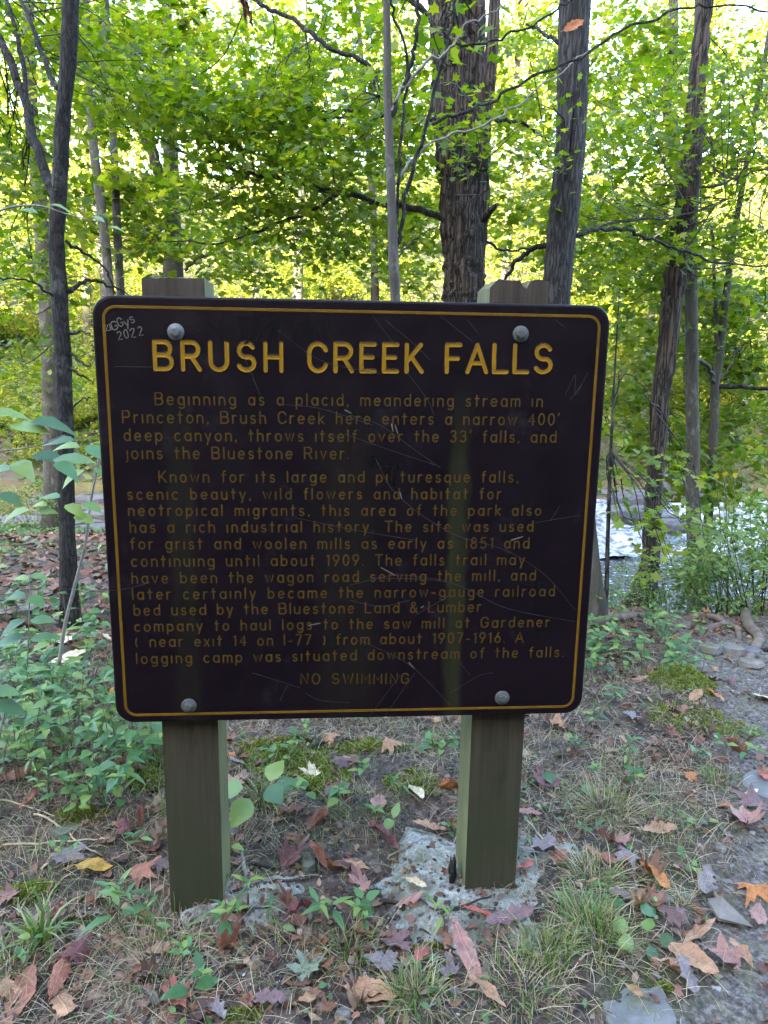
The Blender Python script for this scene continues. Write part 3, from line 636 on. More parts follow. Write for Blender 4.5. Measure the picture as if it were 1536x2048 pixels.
# concrete collars the posts stand in
def pad_material():
    m, nt, p = newmat('lichened_concrete'); v = coord(nt, (1, 1, 1), 'World'); a = noise(nt, v, 90, 6, .75); b = noise(nt, v, 9, 5, .7)
    c = ramp(nt, a, [(.3, (.06, .06, .055)), (.46, (.23, .235, .215)), (.66, (.44, .46, .42))]); c = mixc(nt, ramp(nt, b, [(.42, (0, 0, 0)), (.6, (.85, .85, .85))]), c, (.085, .095, .055))
    nt.links.new(c, p.inputs['Base Color']); p.inputs['Roughness'].default_value = .95; bump(nt, p, a, .9, .006); return m
M['pad'] = pad_material(); NEW = []
def pad(pts, hh, seed, label):
    P = np.array([gnd(*p)[:2] for p in pts]); c = P.mean(0); K = 22; A = np.linspace(0, 2*np.pi, 60, endpoint=False); V = []
    an = np.arctan2(P[:, 1]-c[1], P[:, 0]-c[0]); rr = np.linalg.norm(P-c, axis=1); o = np.argsort(an); an = an[o]; rr = rr[o]
    A = np.linspace(-np.pi, np.pi, 60, endpoint=False); Rr = np.interp(A, np.r_[an-2*np.pi, an, an+2*np.pi], np.r_[rr, rr, rr])*(1+.45*vn(A*2.5+9, A*0, seed)+.25*vn(A*8+40, A*0, seed)); NEW.append((c, np.r_[A, np.pi], np.r_[Rr, Rr[0]], hh, seed))
    xy = [c+np.stack([np.cos(A), np.sin(A)], -1)*(Rr*k/K)[:, None] for k in range(1, K+1)]
    F = []
    for k, q in enumerate(xy):
        s = (k+1)/K; z = pad_z(q[:, 0], q[:, 1], s, hh, seed)+.004*fbm(q[:, 0]*50, q[:, 1]*50, seed, 2); V.append(np.stack([q[:, 0], q[:, 1], z], -1))
    V = np.concatenate([np.array([[c[0], c[1], V[0][:, 2].mean()]])]+V); F = [(0, 1+j, 1+(j+1) % 60) for j in range(60)]
    for k in range(K-1): F += [(1+k*60+j, 1+(k+1)*60+j, 1+(k+1)*60+(j+1) % 60, 1+k*60+(j+1) % 60) for j in range(60)]
    o = obj('concrete_footing', V, F, M['pad']); return tag(o, label, 'footing')
pad([(370, 1850), (400, 1760), (480, 1740), (600, 1750), (625, 1800), (560, 1840), (470, 1860)], .042, 3, 'small pale concrete footing half buried beside the left post of the sign')
pad([(715, 1740), (760, 1690), (900, 1660), (1090, 1680), (1150, 1780), (1120, 1880), (1010, 1950), (880, 1900), (760, 1860), (730, 1790)], .046, 4, 'broad grey green concrete footing around the foot of the right post')
PADS += NEW

# ------------------------------------------------------------------ leaf shapes (thin, folded along the midrib)
def star(rs, n, fold, tiplen=1.):
    """outline radii by angle around a leaf whose stalk is at the origin and whose tip points to +x"""
    V = [(.42, 0, 0)]; k = len(rs)
    for i, (a, r) in enumerate(rs):
        x_ = .42+r*math.cos(rad(a)); y_ = r*math.sin(rad(a)); V.append((x_, y_, fold*abs(y_)-.10*x_*x_))
    return np.array(V), np.array([(0, i, i % k+1) for i in range(1, k+1)])
MAPLE = star([(0, .62), (24, .30), (52, .55), (80, .28), (112, .52), (150, .30), (180, .36), (210, .30), (248, .52), (280, .28), (308, .55), (336, .30)], 12, .12)
OVATE = (np.array([(0, 0, 0), (.18, .20, .05), (.18, -.20, .05), (.45, .27, .06), (.45, -.27, .06), (.75, .15, .0), (.75, -.15, .0), (1, 0, -.08), (.45, 0, 0), (.75, 0, -.03), (.18, 0, 0)]),
         np.array([(0, 10, 1), (0, 2, 10), (10, 8, 3), (10, 3, 1), (2, 4, 8), (2, 8, 10), (8, 9, 5), (8, 5, 3), (4, 6, 9), (4, 9, 8), (9, 7, 5), (6, 7, 9)]))
DIA = (np.array([(0, 0, 0), (.45, .30, .06), (1, 0, -.05), (.5, -.28, .06)]), np.array([(0, 1, 2), (0, 2, 3)]))
MID = (np.array([(0, .0, 0), (.15, .42, .04), (.5, .22, .02), (.68, .40, .02), (1, 0, -.08), (.66, -.38, .02), (.5, -.2, .02), (.12, -.42, .04)]),
       np.array([(0, 2, 1), (0, 6, 2), (0, 7, 6), (2, 4, 3), (2, 6, 4), (6, 5, 4)]))
def frames(nrm, tip):
    """rotation matrices with x = tip direction, z = normal"""
    tip = tip-(tip*nrm).sum(1)[:, None]*nrm; tip /= np.linalg.norm(tip, axis=1)[:, None]+1e-9
    return np.stack([tip, np.cross(nrm, tip), nrm], -1)
def cloud(name, tmpl, P, Rm, sz, mat, parent=None, tint=None, shared=None):
    TV, TF = tmpl; n = len(P)
    V = np.einsum('nij,kj->nki', Rm, TV)*sz[:, None, None]+P[:, None, :]
    F = (TF[None]+(np.arange(n)*len(TV))[:, None, None]).reshape(-1, TF.shape[1])
    t = NR.rand(n) if tint is None else tint
    return mesh_np(name, V.reshape(-1, 3), F, mat, False, np.repeat(t, len(TV)))
def unit(v): return v/(np.linalg.norm(v, axis=-1, keepdims=True)+1e-9)
def sprays(C, rad_, npl, rs, tilt=.55, droop=.25, lsz=.09, flat=.16):
    """flat tiers of leaves; C (n,3) spray centres"""
    P = []; NN = []; T = []
    for c in C:
        r = rad_*rs.uniform(.6, 1.3); pn = unit(np.array([rs.normal(0, .22), rs.normal(0, .22)-.05, 1.])); A = unit(np.cross(pn, [0, 1, .1])); B = np.cross(pn, A)
        k = max(3, int(npl*rs.uniform(.6, 1.4))); th = rs.uniform(0, 6.28, k); q = r*np.sqrt(rs.rand(k))*(.6+.4*np.cos(th*rs.randint(2, 4)+rs.rand()*6)**2)
        D = np.cos(th)[:, None]*A+np.sin(th)[:, None]*B
        P.append(c+D*q[:, None]+pn*rs.normal(0, flat*r, k)[:, None]-np.array([0, 0, droop*r])*(q[:, None]/r)**2)
        NN.append(unit(pn+rs.normal(0, tilt, (k, 3)))); T.append(unit(D+rs.normal(0, .5, (k, 3))-np.array([0, 0, .35])))
    P = np.concatenate(P); NN = np.concatenate(NN); T = np.concatenate(T); return P, frames(NN, T), lsz*rs.uniform(.5, 1.3, len(P))
def ranpix(boxes, rs):
    """random crown centres: (px, py, spread_px_x, spread_px_y, y0, y1, n) seen from where the photo was taken, at real distances"""
    C = []
    for (px, py, sx, sy, y0_, y1_, n) in boxes:
        for _ in range(n):
            a = rs.uniform(0, 6.28); q = math.sqrt(rs.rand()); C.append(at(px+sx*q*math.cos(a), py+sy*q*math.sin(a), rs.uniform(y0_, y1_)))
    return np.array(C)

# ------------------------------------------------------------------ tree builder
def trunk_pts(px, y, top_up=2.5, base=True, sink=.12, ylist=None):
    pts = []; r = []
    for i, (a, b, w_) in enumerate(px):
        yy = y if ylist is None else ylist[i]; p = at(a, b, yy); pts.append(p); r.append(.87*w_/2/FPX*((p-[0, 0, HC])@f_))
    pts = np.array(pts); r = np.array(r)
    if top_up:
        d = pts[0]-pts[1]; d /= np.linalg.norm(d); pts = np.vstack([pts[0]+d*top_up, pts]); r = np.r_[r[0]*.75, r]
    if base:
        d = pts[-1]-pts[-2]; d /= np.linalg.norm(d); g_ = gh(pts[-1][0], pts[-1][1]); L = (pts[-1][2]-g_)/max(.3, -d[2])
        if L > .25:
            e = pts[-1]+d*L; pts = np.vstack([pts, e]); r = np.r_[r, r[-1]*1.15]
        e = pts[-1].copy(); e[2] = gh(e[0], e[1])-sink; pts = np.vstack([pts, e]); r = np.r_[r, r[-1]*1.35]
    return pts, r
def add_trunk(name, pts, r, mat, parent, n=14, rough=.06, ridges=0, seed=0, per=8):
    P = spline(pts, per); q = np.interp(np.linspace(0, len(r)-1, len(P)), np.arange(len(r)), r)
    th = np.linspace(0, 2*np.pi, n, endpoint=False); zz = np.linspace(0, len(P)*.25, len(P)); B = []
    for i in range(len(P)):
        b = 1+rough*2*vn(np.cos(th)*1.4+zz[i]*1.2, np.sin(th)*1.4+zz[i]*.8, seed)
        if ridges: b = b+ridges*vn(th*n/2/6.283*1.0, np.full(n, zz[i]*2.2), seed+3)*2+ridges*vn(th*n/4/6.283, np.full(n, zz[i]*6), seed+5)
        B.append(b)
    mb = MB(); mb.tube(P, q, n, bump=B); return mb.build(name, mat, parent)
def limb(px, y0_, y1_, w0, w1, parent, mat, name='branch', seed=0, per=7, wig=.02, n=6):
    k = len(px); ys = np.linspace(y0_, y1_, k); P = spline(np.array([at(a, b, yy) for (a, b), yy in zip(px, ys)]), per)
    D = np.linalg.norm(P-[0, 0, HC], axis=1); rr = np.linspace(w0, w1, len(P))/2/FPX*D
    s = np.arange(len(P)); P = P+wig*np.stack([vn(s*.7, s*0, seed+1), vn(s*.7, s*0+5, seed+2), vn(s*.7, s*0+9, seed+3)], -1)
    mb = MB(); mb.tube(P, rr, n); return mb.build(name, mat, parent), P
def twigs(C, anchors, rs, mat, parent, r=.0035, up=.5):
    """thin shoots from the nearest limb point to the middle of each spray"""
    mb = MB()
    for c in C:
        k = np.argmin(((anchors-c)**2).sum(1)); a = anchors[k]; L = np.linalg.norm(c-a)
        if L > .55: a = c+(a-c)*(.5/L); L = .5
        m = (a+c)/2+rs.normal(0, .14*L, 3); P = spline(np.array([a, m, c, c+(c-m)*.5]), 3)
        mb.tube(P, np.linspace(r*1.3, r*.35, len(P)), 3, cap=False)
    o = mb.build('twigs', mat, parent); o['kind'] = 'stuff'
def crown(root, C, rs, rad_, npl, lsz, mat, mat_obj=None, tmpl=MAPLE, nind=0, inv=None, **kw):
    P, Rm, sz = sprays(C, rad_, npl, rs, lsz=lsz, **kw)
    keep = np.linalg.norm(P-[0, 0, HC], axis=1) > 1.7; P, Rm, sz = P[keep], Rm[keep], sz[keep]
    if nind:
        v = P-np.array([0, 0, HC]); dep = v@f_; sxp = np.abs(v@r_)/dep*FPX; syp = (v@u_)/dep*FPX; vis = (dep > 0) & (sxp < 768) & (np.abs(syp) < 1024)
        score = np.where(vis, dep, 99)-2*(sz/lsz-1); o = np.argsort(score)[:nind]; mask = np.zeros(len(P), bool); mask[o] = True
        base = [mesh_np('leaf', tmpl[0]*np.array([1, 1, f]), tmpl[1], mat_obj, False) for f in (.4, 1.2, 2.2)]
        for i in o:
            if score[i] > 50: mask[i] = False; continue
            l = link('leaf', base[i % 3], root); m4 = Matrix.Identity(4)
            for a in range(3):
                for b in range(3): m4[a][b] = float(Rm[i][a][b]*sz[i])
                m4[a][3] = float(P[i][a])
            l.matrix_local = m4
        P, Rm, sz = P[~mask], Rm[~mask], sz[~mask]
    o = link('crown', cloud('crown', tmpl, P, Rm, sz, mat), root); o['kind'] = 'stuff'; return o
def near_tree(label, px, y, mat, boxes=(), limbs=(), name='maple_tree', group=None, n=14, nind=0, rad_=.38, npl=56, lsz=.060, lmat='maple', tmpl=MAPLE, seed=1, top_up=2.5, rough=.06, ridges=0, extra=None, ylist=None, above=12, per=8, tilt=.42, twig_mat='twig', cat='tree'):
    rs = np.random.RandomState(seed); pts, r = trunk_pts(px, y, top_up, ylist=ylist)
    root = empty(name, (0, 0, 0), 0, label, cat, group)
    add_trunk('trunk', pts, r, M[mat], root, n, rough, ridges, seed, per); anch = [spline(pts, 6)]
    for (lp, ya, yb, wa, wb, *m_) in limbs:
        o, P = limb(lp, ya, yb, wa, wb, root, M[m_[0] if m_ else mat], seed=seed+len(anch)); anch.append(P)
    if extra: anch += extra(root)
    if boxes or above:
        C = ranpix(boxes, rs) if boxes else np.zeros((0, 3))
        if above:   # the part of the crown above the picture
            t = pts[0]; C = np.vstack([C, t+rs.normal(0, 1, (above, 3))*[1.1, 1.1, .6]+[0, 0, .4]])
        A = np.concatenate(anch); A = A[A[:, 2] > .9]; twigs(C, A, rs, M[twig_mat], root)
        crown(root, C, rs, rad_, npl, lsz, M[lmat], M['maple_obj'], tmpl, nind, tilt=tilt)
    # the origin goes to the foot of the tree
    b = Vector((float(pts[-1][0]), float(pts[-1][1]), gh(pts[-1][0], pts[-1][1])))
    root.location = b
    for c in root.children: c.matrix_local = Matrix.Translation(-b) @ c.matrix_local
    return root

# the tall shaggy double trunk right of centre, with the long limb that reaches left over the sign
def second_stem(root):
    P, r = trunk_pts([(946, -40, 50), (948, 60, 52), (950, 170, 56), (956, 300, 56), (957, 400, 46), (954, 500, 36), (950, 600, 28)], 4.62, 1.5, False)
    add_trunk('dead_stem', P, r, M['bark_shaggy'], root, 20, .16, .10, 77, 10)
    P2, r2 = trunk_pts([(994, -60, 26), (986, 60, 30), (978, 160, 32), (970, 260, 30), (964, 340, 24)], 4.5, .5, False); add_trunk('dead_stem', P2, r2, M['bark_shaggy'], root, 12, .12, .1, 78)
    st = MB(); st.tube(spline(np.array([at(968, 440, 4.5), at(978, 424, 4.42), at(995, 408, 4.35)]), 4), np.array([.022]*5+[.017]*2+[.013, .010]), 8); st.build('broken_branch', M['bark_shaggy'], root)
    return [P]
near_tree('massive shaggy brown double trunk behind the right half of the sign', [(894, -40, 84), (899, 60, 88), (906, 170, 92), (914, 300, 98), (921, 420, 94), (926, 520, 92), (929, 600, 94), (935, 760, 104)], 4.6, 'bark_shaggy',
 boxes=[(610, 250, 260, 110, 4.2, 6.0, 62), (430, 210, 200, 90, 4.6, 6.2, 34), (300, 160, 120, 90, 5.0, 6.4, 14), (780, 330, 120, 130, 4.6, 6.2, 16), (930, 230, 120, 60, 3.6, 4.2, 7), (700, 90, 170, 100, 4.8, 6.6, 26), (560, 400, 170, 60, 4.8, 6, 18), (520, 500, 180, 50, 5.5, 7, 16), (700, 470, 70, 70, 5.5, 7, 8), (960, 290, 80, 30, 3.4, 3.9, 4)],
 limbs=[([(890, 440), (830, 418), (765, 405), (680, 385), (580, 362), (490, 345), (435, 328), (400, 320), (350, 295), (290, 262), (235, 247)], 4.55, 5.4, 13, 2.5, 'bark_dark'),
        ([(680, 390), (600, 430), (520, 460), (430, 485), (330, 480)], 4.75, 5.3, 8, 2, 'bark_dark'), ([(435, 328), (418, 300), (416, 250), (428, 215), (420, 180)], 5.1, 5.3, 6, 2, 'bark_dark'),
        ([(350, 295), (335, 260), (318, 240)], 5.2, 5.3, 4, 1.5), ([(880, 242), (820, 230), (740, 222), (640, 220), (560, 212), (450, 222)], 4.6, 5.4, 8, 2, 'bark_dark'),
        ([(820, 232), (700, 236), (600, 240), (530, 262), (440, 290)], 4.8, 5.6, 6, 1.6, 'bark_dark'), ([(500, 350), (460, 375), (400, 410), (320, 440)], 4.95, 5.4, 4, 1.5), ([(760, 195), (735, 130), (660, 95), (600, 50), (545, 20), (500, -10)], 4.4, 4.6, 9, 7, 'bark_dark'),
        ([(985, 240), (1040, 245), (1070, 262), (1105, 280)], 4.6, 4.9, 7, 3, 'bark_dark'), ([(970, 480), (1000, 500), (1040, 498), (1090, 496)], 4.8, 5, 6, 2, 'bark_dark'), ([(900, 60), (870, 40), (830, 10), (790, -30)], 4.6, 4.7, 12, 8, 'bark_dark')],
 n=44, rough=.05, ridges=.11, extra=second_stem, nind=290, seed=3, name='shaggy_bark_tree', per=14, above=16)
near_tree('tall straight grey trunk behind the top of the right post', [(1160, -40, 72), (1150, 0, 72), (1146, 150, 70), (1140, 300, 68), (1128, 430, 68), (1118, 520, 66), (1112, 600, 64), (1104, 760, 68)], 4.0, 'bark_grey',
 boxes=[(1130, 220, 45, 30, 3.4, 3.7, 1), (1180, 420, 70, 60, 4.4, 5, 4), (1330, 240, 190, 140, 4.6, 6.2, 26), (1300, 520, 140, 60, 5, 6.5, 14), (1260, 430, 90, 60, 4.6, 6, 8), (1060, 330, 60, 40, 3.6, 3.8, 3), (1100, 190, 40, 30, 3.5, 3.7, 2)],
 limbs=[([(1095, 488), (1060, 500), (1030, 525), (1015, 552), (1000, 580)], 4.0, 4.1, 11, 5, 'bark_dark'), ([(1155, 468), (1200, 458), (1250, 460), (1300, 478), (1350, 496), (1420, 520), (1480, 530), (1560, 535)], 4.0, 4.9, 9, 2.5, 'bark_dark'),
        ([(1175, 462), (1240, 442), (1330, 438), (1400, 420), (1470, 395)], 4.1, 4.8, 5, 1.6, 'bark_dark'), ([(1120, 90), (1080, 60), (1050, 50)], 4.0, 4.2, 7, 3)], n=28, rough=.03, ridges=.05, nind=200, seed=5, name='grey_bark_tree', per=12, above=10)
near_tree('slim dark trunk standing left of the sign with a forked stem', [(138, -40, 36), (140, 0, 38), (137, 100, 36), (128, 210, 34), (122, 300, 34), (118, 400, 36), (113, 480, 32), (119, 600, 38), (127, 740, 36), (131, 900, 34), (134, 1060, 35), (139, 1180, 42), (141, 1243, 50)], 3.72, 'bark_dark',
 boxes=[(60, 60, 90, 80, 3.9, 5.2, 10), (60, 350, 90, 70, 4, 5.2, 12), (40, 250, 70, 80, 4, 5, 5), (200, 240, 110, 60, 4.2, 5.2, 6), (45, 560, 80, 60, 3.8, 5, 7), (230, 60, 100, 80, 4.2, 5.2, 8), (30, 680, 60, 50, 4, 5, 3)],
 limbs=[([(112, 395), (92, 345), (70, 285), (55, 220), (35, 160), (8, 95), (-20, 60)], 3.72, 4.1, 20, 12), ([(60, 230), (40, 100), (20, 20), (10, -40)], 3.9, 4.3, 9, 5), ([(115, 180), (100, 150), (75, 80), (50, 20), (25, -30)], 3.75, 4.2, 9, 5), ([(137, 585), (160, 568), (185, 560), (215, 572), (260, 590)], 3.72, 3.9, 9, 2.5),
        ([(138, 668), (160, 664), (180, 667)], 3.72, 3.5, 6, 2), ([(140, 705), (158, 722), (180, 730)], 3.72, 3.6, 7, 2.5), ([(141, 735), (165, 752), (188, 770)], 3.72, 3.7, 6, 2), ([(139, 815), (165, 800), (190, 796)], 3.72, 3.7, 4, 1.5),
        ([(115, 600), (85, 575), (50, 560), (0, 555), (-40, 530)], 3.7, 3.5, 5, 2), ([(130, 480), (165, 505), (205, 530), (230, 585)], 3.7, 3.9, 6, 3)], n=20, rough=.10, ridges=.06, nind=220, seed=7, name='slim_dark_tree', lmat='maple')
near_tree('thin smooth pale grey sapling trunk in front of the shaggy trunk', [(772, -40, 16), (774, 60, 17), (775, 160, 19), (777, 250, 20), (781, 350, 20), (785, 450, 21), (787, 520, 24), (791, 600, 22), (797, 760, 24)], 3.0, 'bark_pale', boxes=[(860, 90, 90, 90, 3.0, 3.8, 3), (900, 30, 100, 50, 3, 3.8, 3)],
 limbs=[([(788, 530), (800, 460), (815, 380), (840, 290), (868, 180), (900, 60), (910, -30)], 3.0, 3.05, 9, 5, 'bark_dark'), ([(786, 505), (796, 380), (806, 260), (812, 130), (790, 30), (780, -30)], 3.0, 3.02, 6, 4, 'bark_dark'),
        ([(785, 370), (815, 330), (862, 282), (940, 258), (1030, 215), (1100, 160), (1175, 105)], 3.0, 3.2, 6, 2, 'twig_pale'), ([(868, 248), (930, 225), (1000, 190), (1080, 150), (1170, 108), (1250, 60), (1340, 25), (1420, 10), (1560, 22)], 2.9, 3.1, 6, 3, 'bark_dark'),
        ([(778, 225), (800, 180), (850, 130), (910, 92), (925, 60), (970, 30), (1020, 10)], 3.0, 3.0, 7, 2, 'twig_pale'), ([(912, 88), (980, 85), (1040, 60), (1110, 25), (1150, -10)], 2.95, 3.0, 5, 3, 'bark_dark'), ([(898, 85), (890, 55), (905, 20), (920, -20)], 3., 3., 4, 3, 'bark_dark'), ([(778, 235), (820, 140), (835, 60), (830, -30)], 3., 3., 8, 6, 'bark_dark'),
        ([(788, 520), (820, 490), (850, 465), (875, 455)], 3, 3.3, 4, 2, 'bark_dark')], n=14, rough=.03, seed=9, name='sapling', lsz=.07, npl=14, above=4)
near_tree('leaning shaggy trunk on the creek bank right of the sign', [(1418, -20, 28), (1408, 40, 32), (1398, 120, 38), (1390, 220, 40), (1383, 320, 44), (1370, 420, 44), (1355, 510, 46), (1345, 600, 46), (1334, 700, 44), (1322, 780, 42), (1318, 850, 38), (1313, 930, 37), (1306, 1000, 36), (1304, 1060, 38), (1300, 1130, 42), (1288, 1185, 54), (1280, 1205, 70)], 5.3, 'bark_shaggy',
 boxes=[(1420, 330, 140, 90, 5.6, 7, 22), (1260, 330, 110, 120, 5.6, 7.5, 16), (1450, 150, 120, 120, 5.6, 7.2, 20), (1480, 480, 90, 60, 5.6, 7, 12), (1440, 640, 100, 60, 6, 8, 10)], limbs=[([(1395, 370), (1350, 400), (1290, 410), (1230, 405)], 5.3, 5.6, 5, 2, 'bark_dark'), ([(1380, 380), (1440, 370), (1500, 345), (1560, 335)], 5.3, 5.6, 5, 2, 'bark_dark')],
 n=36, rough=.07, ridges=.14, nind=120, seed=11, name='leaning_tree', per=9)
near_tree('straight spotted grey trunk just right of the leaning trunk', [(1398, 60, 22), (1395, 240, 24), (1386, 400, 25), (1381, 520, 27), (1383, 650, 28), (1384, 780, 28), (1386, 900, 30), (1385, 1000, 30), (1388, 1100, 32), (1390, 1170, 36)], 5.9, 'bark_mossy', boxes=[(1440, 600, 110, 70, 6.5, 8.5, 18), (1300, 560, 110, 60, 6.5, 8.5, 14), (1300, 850, 70, 80, 6.3, 8.5, 14), (1440, 940, 100, 60, 6.3, 8, 12)], n=16, rough=.04, ridges=.02, seed=13, name='spotted_tree', lsz=.09, lmat='mid', tmpl=MID)
near_tree('twin thin trunks with a bare horizontal limb at the right edge', [(1480, 400, 12), (1466, 480, 14), (1456, 560, 15), (1447, 640, 16), (1438, 720, 18), (1430, 770, 20), (1428, 850, 20), (1422, 950, 20), (1416, 1050, 20), (1412, 1140, 24)], 6.6, 'bark_mossy', boxes=[(1470, 700, 80, 80, 7, 9, 16), (1450, 860, 90, 60, 7, 9, 16), (1300, 700, 60, 80, 7.5, 9.5, 14), (1480, 780, 70, 60, 7, 9, 8)],
 limbs=[([(1432, 775), (1470, 772), (1500, 776), (1580, 780)], 6.6, 6.4, 9, 6, 'bark_dark'), ([(1434, 700), (1432, 620), (1428, 540), (1424, 450)], 6.6, 6.6, 9, 5), ([(1392, 718), (1408, 725), (1420, 745), (1426, 768)], 6.1, 6.6, 8, 9), ([(1434, 765), (1455, 740), (1475, 700), (1500, 680)], 6.6, 6.8, 5, 2)], n=12, seed=15, name='twin_stem_tree', lsz=.09, lmat='mid', tmpl=MID)
near_tree('spindly sapling rising between the sign and the leaning trunk', [(1232, 700, 4), (1226, 800, 6), (1222, 900, 8), (1218, 1000, 9), (1215, 1100, 10), (1213, 1180, 11)], 3.9, 'bark_grey', boxes=[(1240, 900, 30, 60, 3.9, 4.3, 4), (1250, 1000, 40, 60, 3.8, 4.2, 5), (1290, 1070, 50, 60, 3.7, 4.1, 5), (1330, 940, 50, 20, 4, 4.4, 4), (1390, 1040, 50, 40, 4, 4.5, 4)],
 limbs=[([(1226, 800), (1250, 750), (1280, 770), (1300, 810)], 3.9, 4.0, 3, 1.5), ([(1224, 850), (1235, 780), (1240, 740)], 3.9, 3.9, 3, 1.5)], n=8, top_up=.3, seed=17, name='sapling', lsz=.06, npl=12, above=0, rad_=.22, lmat='mid')
near_tree('thick trunk at the waterline behind the slim dark trunk', [(56, -40, 24), (58, 60, 26), (62, 200, 28), (75, 350, 32), (88, 500, 36), (98, 650, 40), (104, 800, 42), (108, 920, 46), (110, 1000, 50), (106, 1060, 58)], 9.3, 'bark_pale', boxes=[(80, 150, 150, 160, 9, 11, 34), (60, 480, 130, 100, 9, 11, 20), (60, 740, 120, 90, 9, 11, 16)], n=14, seed=19, name='pale_tree', lsz=.10, lmat='mid', tmpl=MID, npl=30, rad_=.5)
near_tree('left one of a pair of thin grey trunks left of the left post', [(165, -40, 18), (172, 60, 20), (180, 180, 20), (188, 300, 21), (203, 420, 22), (217, 560, 22), (224, 700, 24)], 7.2, 'bark_pale', boxes=[(200, 150, 130, 140, 7.2, 9, 26), (260, 430, 130, 90, 7, 9, 20)], limbs=[([(185, 180), (205, 150), (240, 115), (275, 105), (310, 110)], 7.2, 7.4, 7, 4)], n=10, seed=21, name='thin_grey_tree', lsz=.09, lmat='mid', tmpl=MID)
near_tree('right one of a pair of thin grey trunks left of the left post', [(209, -40, 16), (213, 60, 18), (218, 150, 18), (228, 300, 18), (234, 450, 19), (241, 590, 20), (246, 700, 22)], 7.4, 'bark_pale', boxes=[(330, 100, 120, 120, 7.5, 9.5, 22), (330, 420, 130, 100, 7.4, 9, 14)], n=10, seed=23, name='thin_grey_tree', lsz=.09, lmat='mid', tmpl=MID)
near_tree('forked grey trunk rising behind the left post of the sign', [(333, -40, 22), (334, 60, 24), (338, 180, 28), (341, 290, 34), (343, 380, 36), (346, 460, 38), (347, 545, 46), (350, 700, 52)], 8.4, 'bark_pale', boxes=[(450, 130, 160, 130, 8.4, 11, 34), (600, 500, 150, 80, 8.4, 11, 14), (420, 500, 100, 70, 8, 10, 12)],
 limbs=[([(335, 395), (322, 360), (310, 320), (296, 285), (270, 240), (250, 215), (230, 170)], 8.4, 8.6, 22, 14), ([(370, 540), (385, 525), (420, 510), (460, 505), (500, 512)], 8.3, 8.3, 6, 3)], n=14, seed=25, name='forked_tree', lsz=.095, lmat='mid', tmpl=MID, npl=30)
near_tree('thin dark trunk behind the sign left of the pale sapling', [(712, -40, 10), (718, 60, 11), (728, 180, 12), (736, 280, 14), (744, 380, 15), (748, 480, 17), (750, 590, 19), (752, 700, 20)], 8.2, 'bark_pale', boxes=[(660, 250, 160, 140, 8.2, 10.5, 20), (830, 430, 80, 110, 7.5, 9.5, 12), (820, 520, 100, 60, 8, 10, 10)], n=8, seed=27, name='thin_dark_tree', lsz=.09, lmat='mid', tmpl=MID)
near_tree('pale crooked trunk behind the foliage left of the leaning trunk', [(1345, -40, 20), (1348, 60, 22), (1340, 140, 24), (1333, 210, 24), (1345, 260, 26), (1356, 320, 24), (1365, 420, 24), (1372, 600, 26)], 9, 'bark_pale', boxes=[(1260, 130, 140, 130, 8, 11, 30), (1240, 480, 120, 100, 8, 11, 26), (1040, 400, 110, 160, 8, 11, 26), (1020, 130, 100, 120, 8, 11, 14)], n=10, seed=29, name='crooked_tree', lsz=.095, lmat='mid', tmpl=MID)
near_tree('mossy leaning stump hidden behind the right edge of the sign', [(1188, 1120, 26), (1192, 1170, 34), (1196, 1215, 44)], 3.9, 'bark_mossy', n=12, seed=31, name='mossy_stump', above=0, top_up=.25)

# ------------------------------------------------------------------ the wood on the far side of the creek
def far_variant(k):
    rs = np.random.RandomState(100+k); C = []
    for _ in range(130):
        z = rs.uniform(1.2, 12.5); rr = 2.3*(1-.5*abs(z-6)/7); a = rs.uniform(0, 6.28); q = rr*math.sqrt(rs.rand()); C.append([q*math.cos(a), q*math.sin(a), z])
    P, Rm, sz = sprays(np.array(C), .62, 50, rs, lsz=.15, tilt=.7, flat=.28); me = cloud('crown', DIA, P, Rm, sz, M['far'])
    mb = MB(); x0 = rs.uniform(-.4, .4); P = spline(np.array([[0, 0, -.5], [x0*.3, 0, 3], [x0, .1, 7], [x0*.6, .2, 13]]), 5); mb.tube(P, np.linspace(.17, .05, len(P)), 8)
    t = mesh_np('trunk', np.concatenate(mb.V), mb.F, M['bark_pale'])
    mb = MB()
    for i in range(7):
        z = rs.uniform(3, 10); a = rs.uniform(0, 6.28); L = rs.uniform(1, 2.2); s = np.array([x0*z/9, 0, z]); mb.tube(np.array([s, s+[math.cos(a)*L*.5, math.sin(a)*L*.5, .5], s+[math.cos(a)*L, math.sin(a)*L, .7]]), [.045, .03, .012], 4)
    b = mesh_np('branches', np.concatenate(mb.V), mb.F, M['bark_pale']); return t, b, me
FV = [far_variant(k) for k in range(4)]
MARKS = [(-9999, -120, 'outside the left edge'), (-120, 60, 'at the left edge'), (60, 130, 'behind the slim dark trunk'), (130, 230, 'left of the thin trunk pair'), (230, 330, 'right of the thin trunk pair'), (330, 430, 'behind the left post top'), (430, 560, 'right of the left post top'), (560, 700, 'left of the thin dark trunk'), (700, 800, 'behind the pale sapling'), (800, 880, 'left of the massive trunk'), (880, 985, 'behind the massive trunk'), (985, 1090, 'above the right post'), (1090, 1170, 'behind the straight grey trunk'), (1170, 1290, 'right of the straight grey trunk'), (1290, 1400, 'behind the leaning trunk'), (1400, 1480, 'behind the twin thin trunks'), (1480, 1600, 'at the right edge'), (1600, 99999, 'beyond the right edge')]
def where(x_, y_):
    px = 768+FPX*x_/y_*1.0+14
    return next(t for a, b, t in MARKS if a <= px < b)
def far_tree(x_, y_, sc, rz, k, label, group):
    root = empty('broadleaf_tree', (x_, y_, gh(x_, y_)), rz, label, 'tree', group); root.scale = (sc, sc, sc)
    for nme, me in zip(('trunk', 'branches', 'crown'), FV[k]):
        o = link(nme, me, root)
        if nme != 'trunk': o['kind'] = 'stuff'
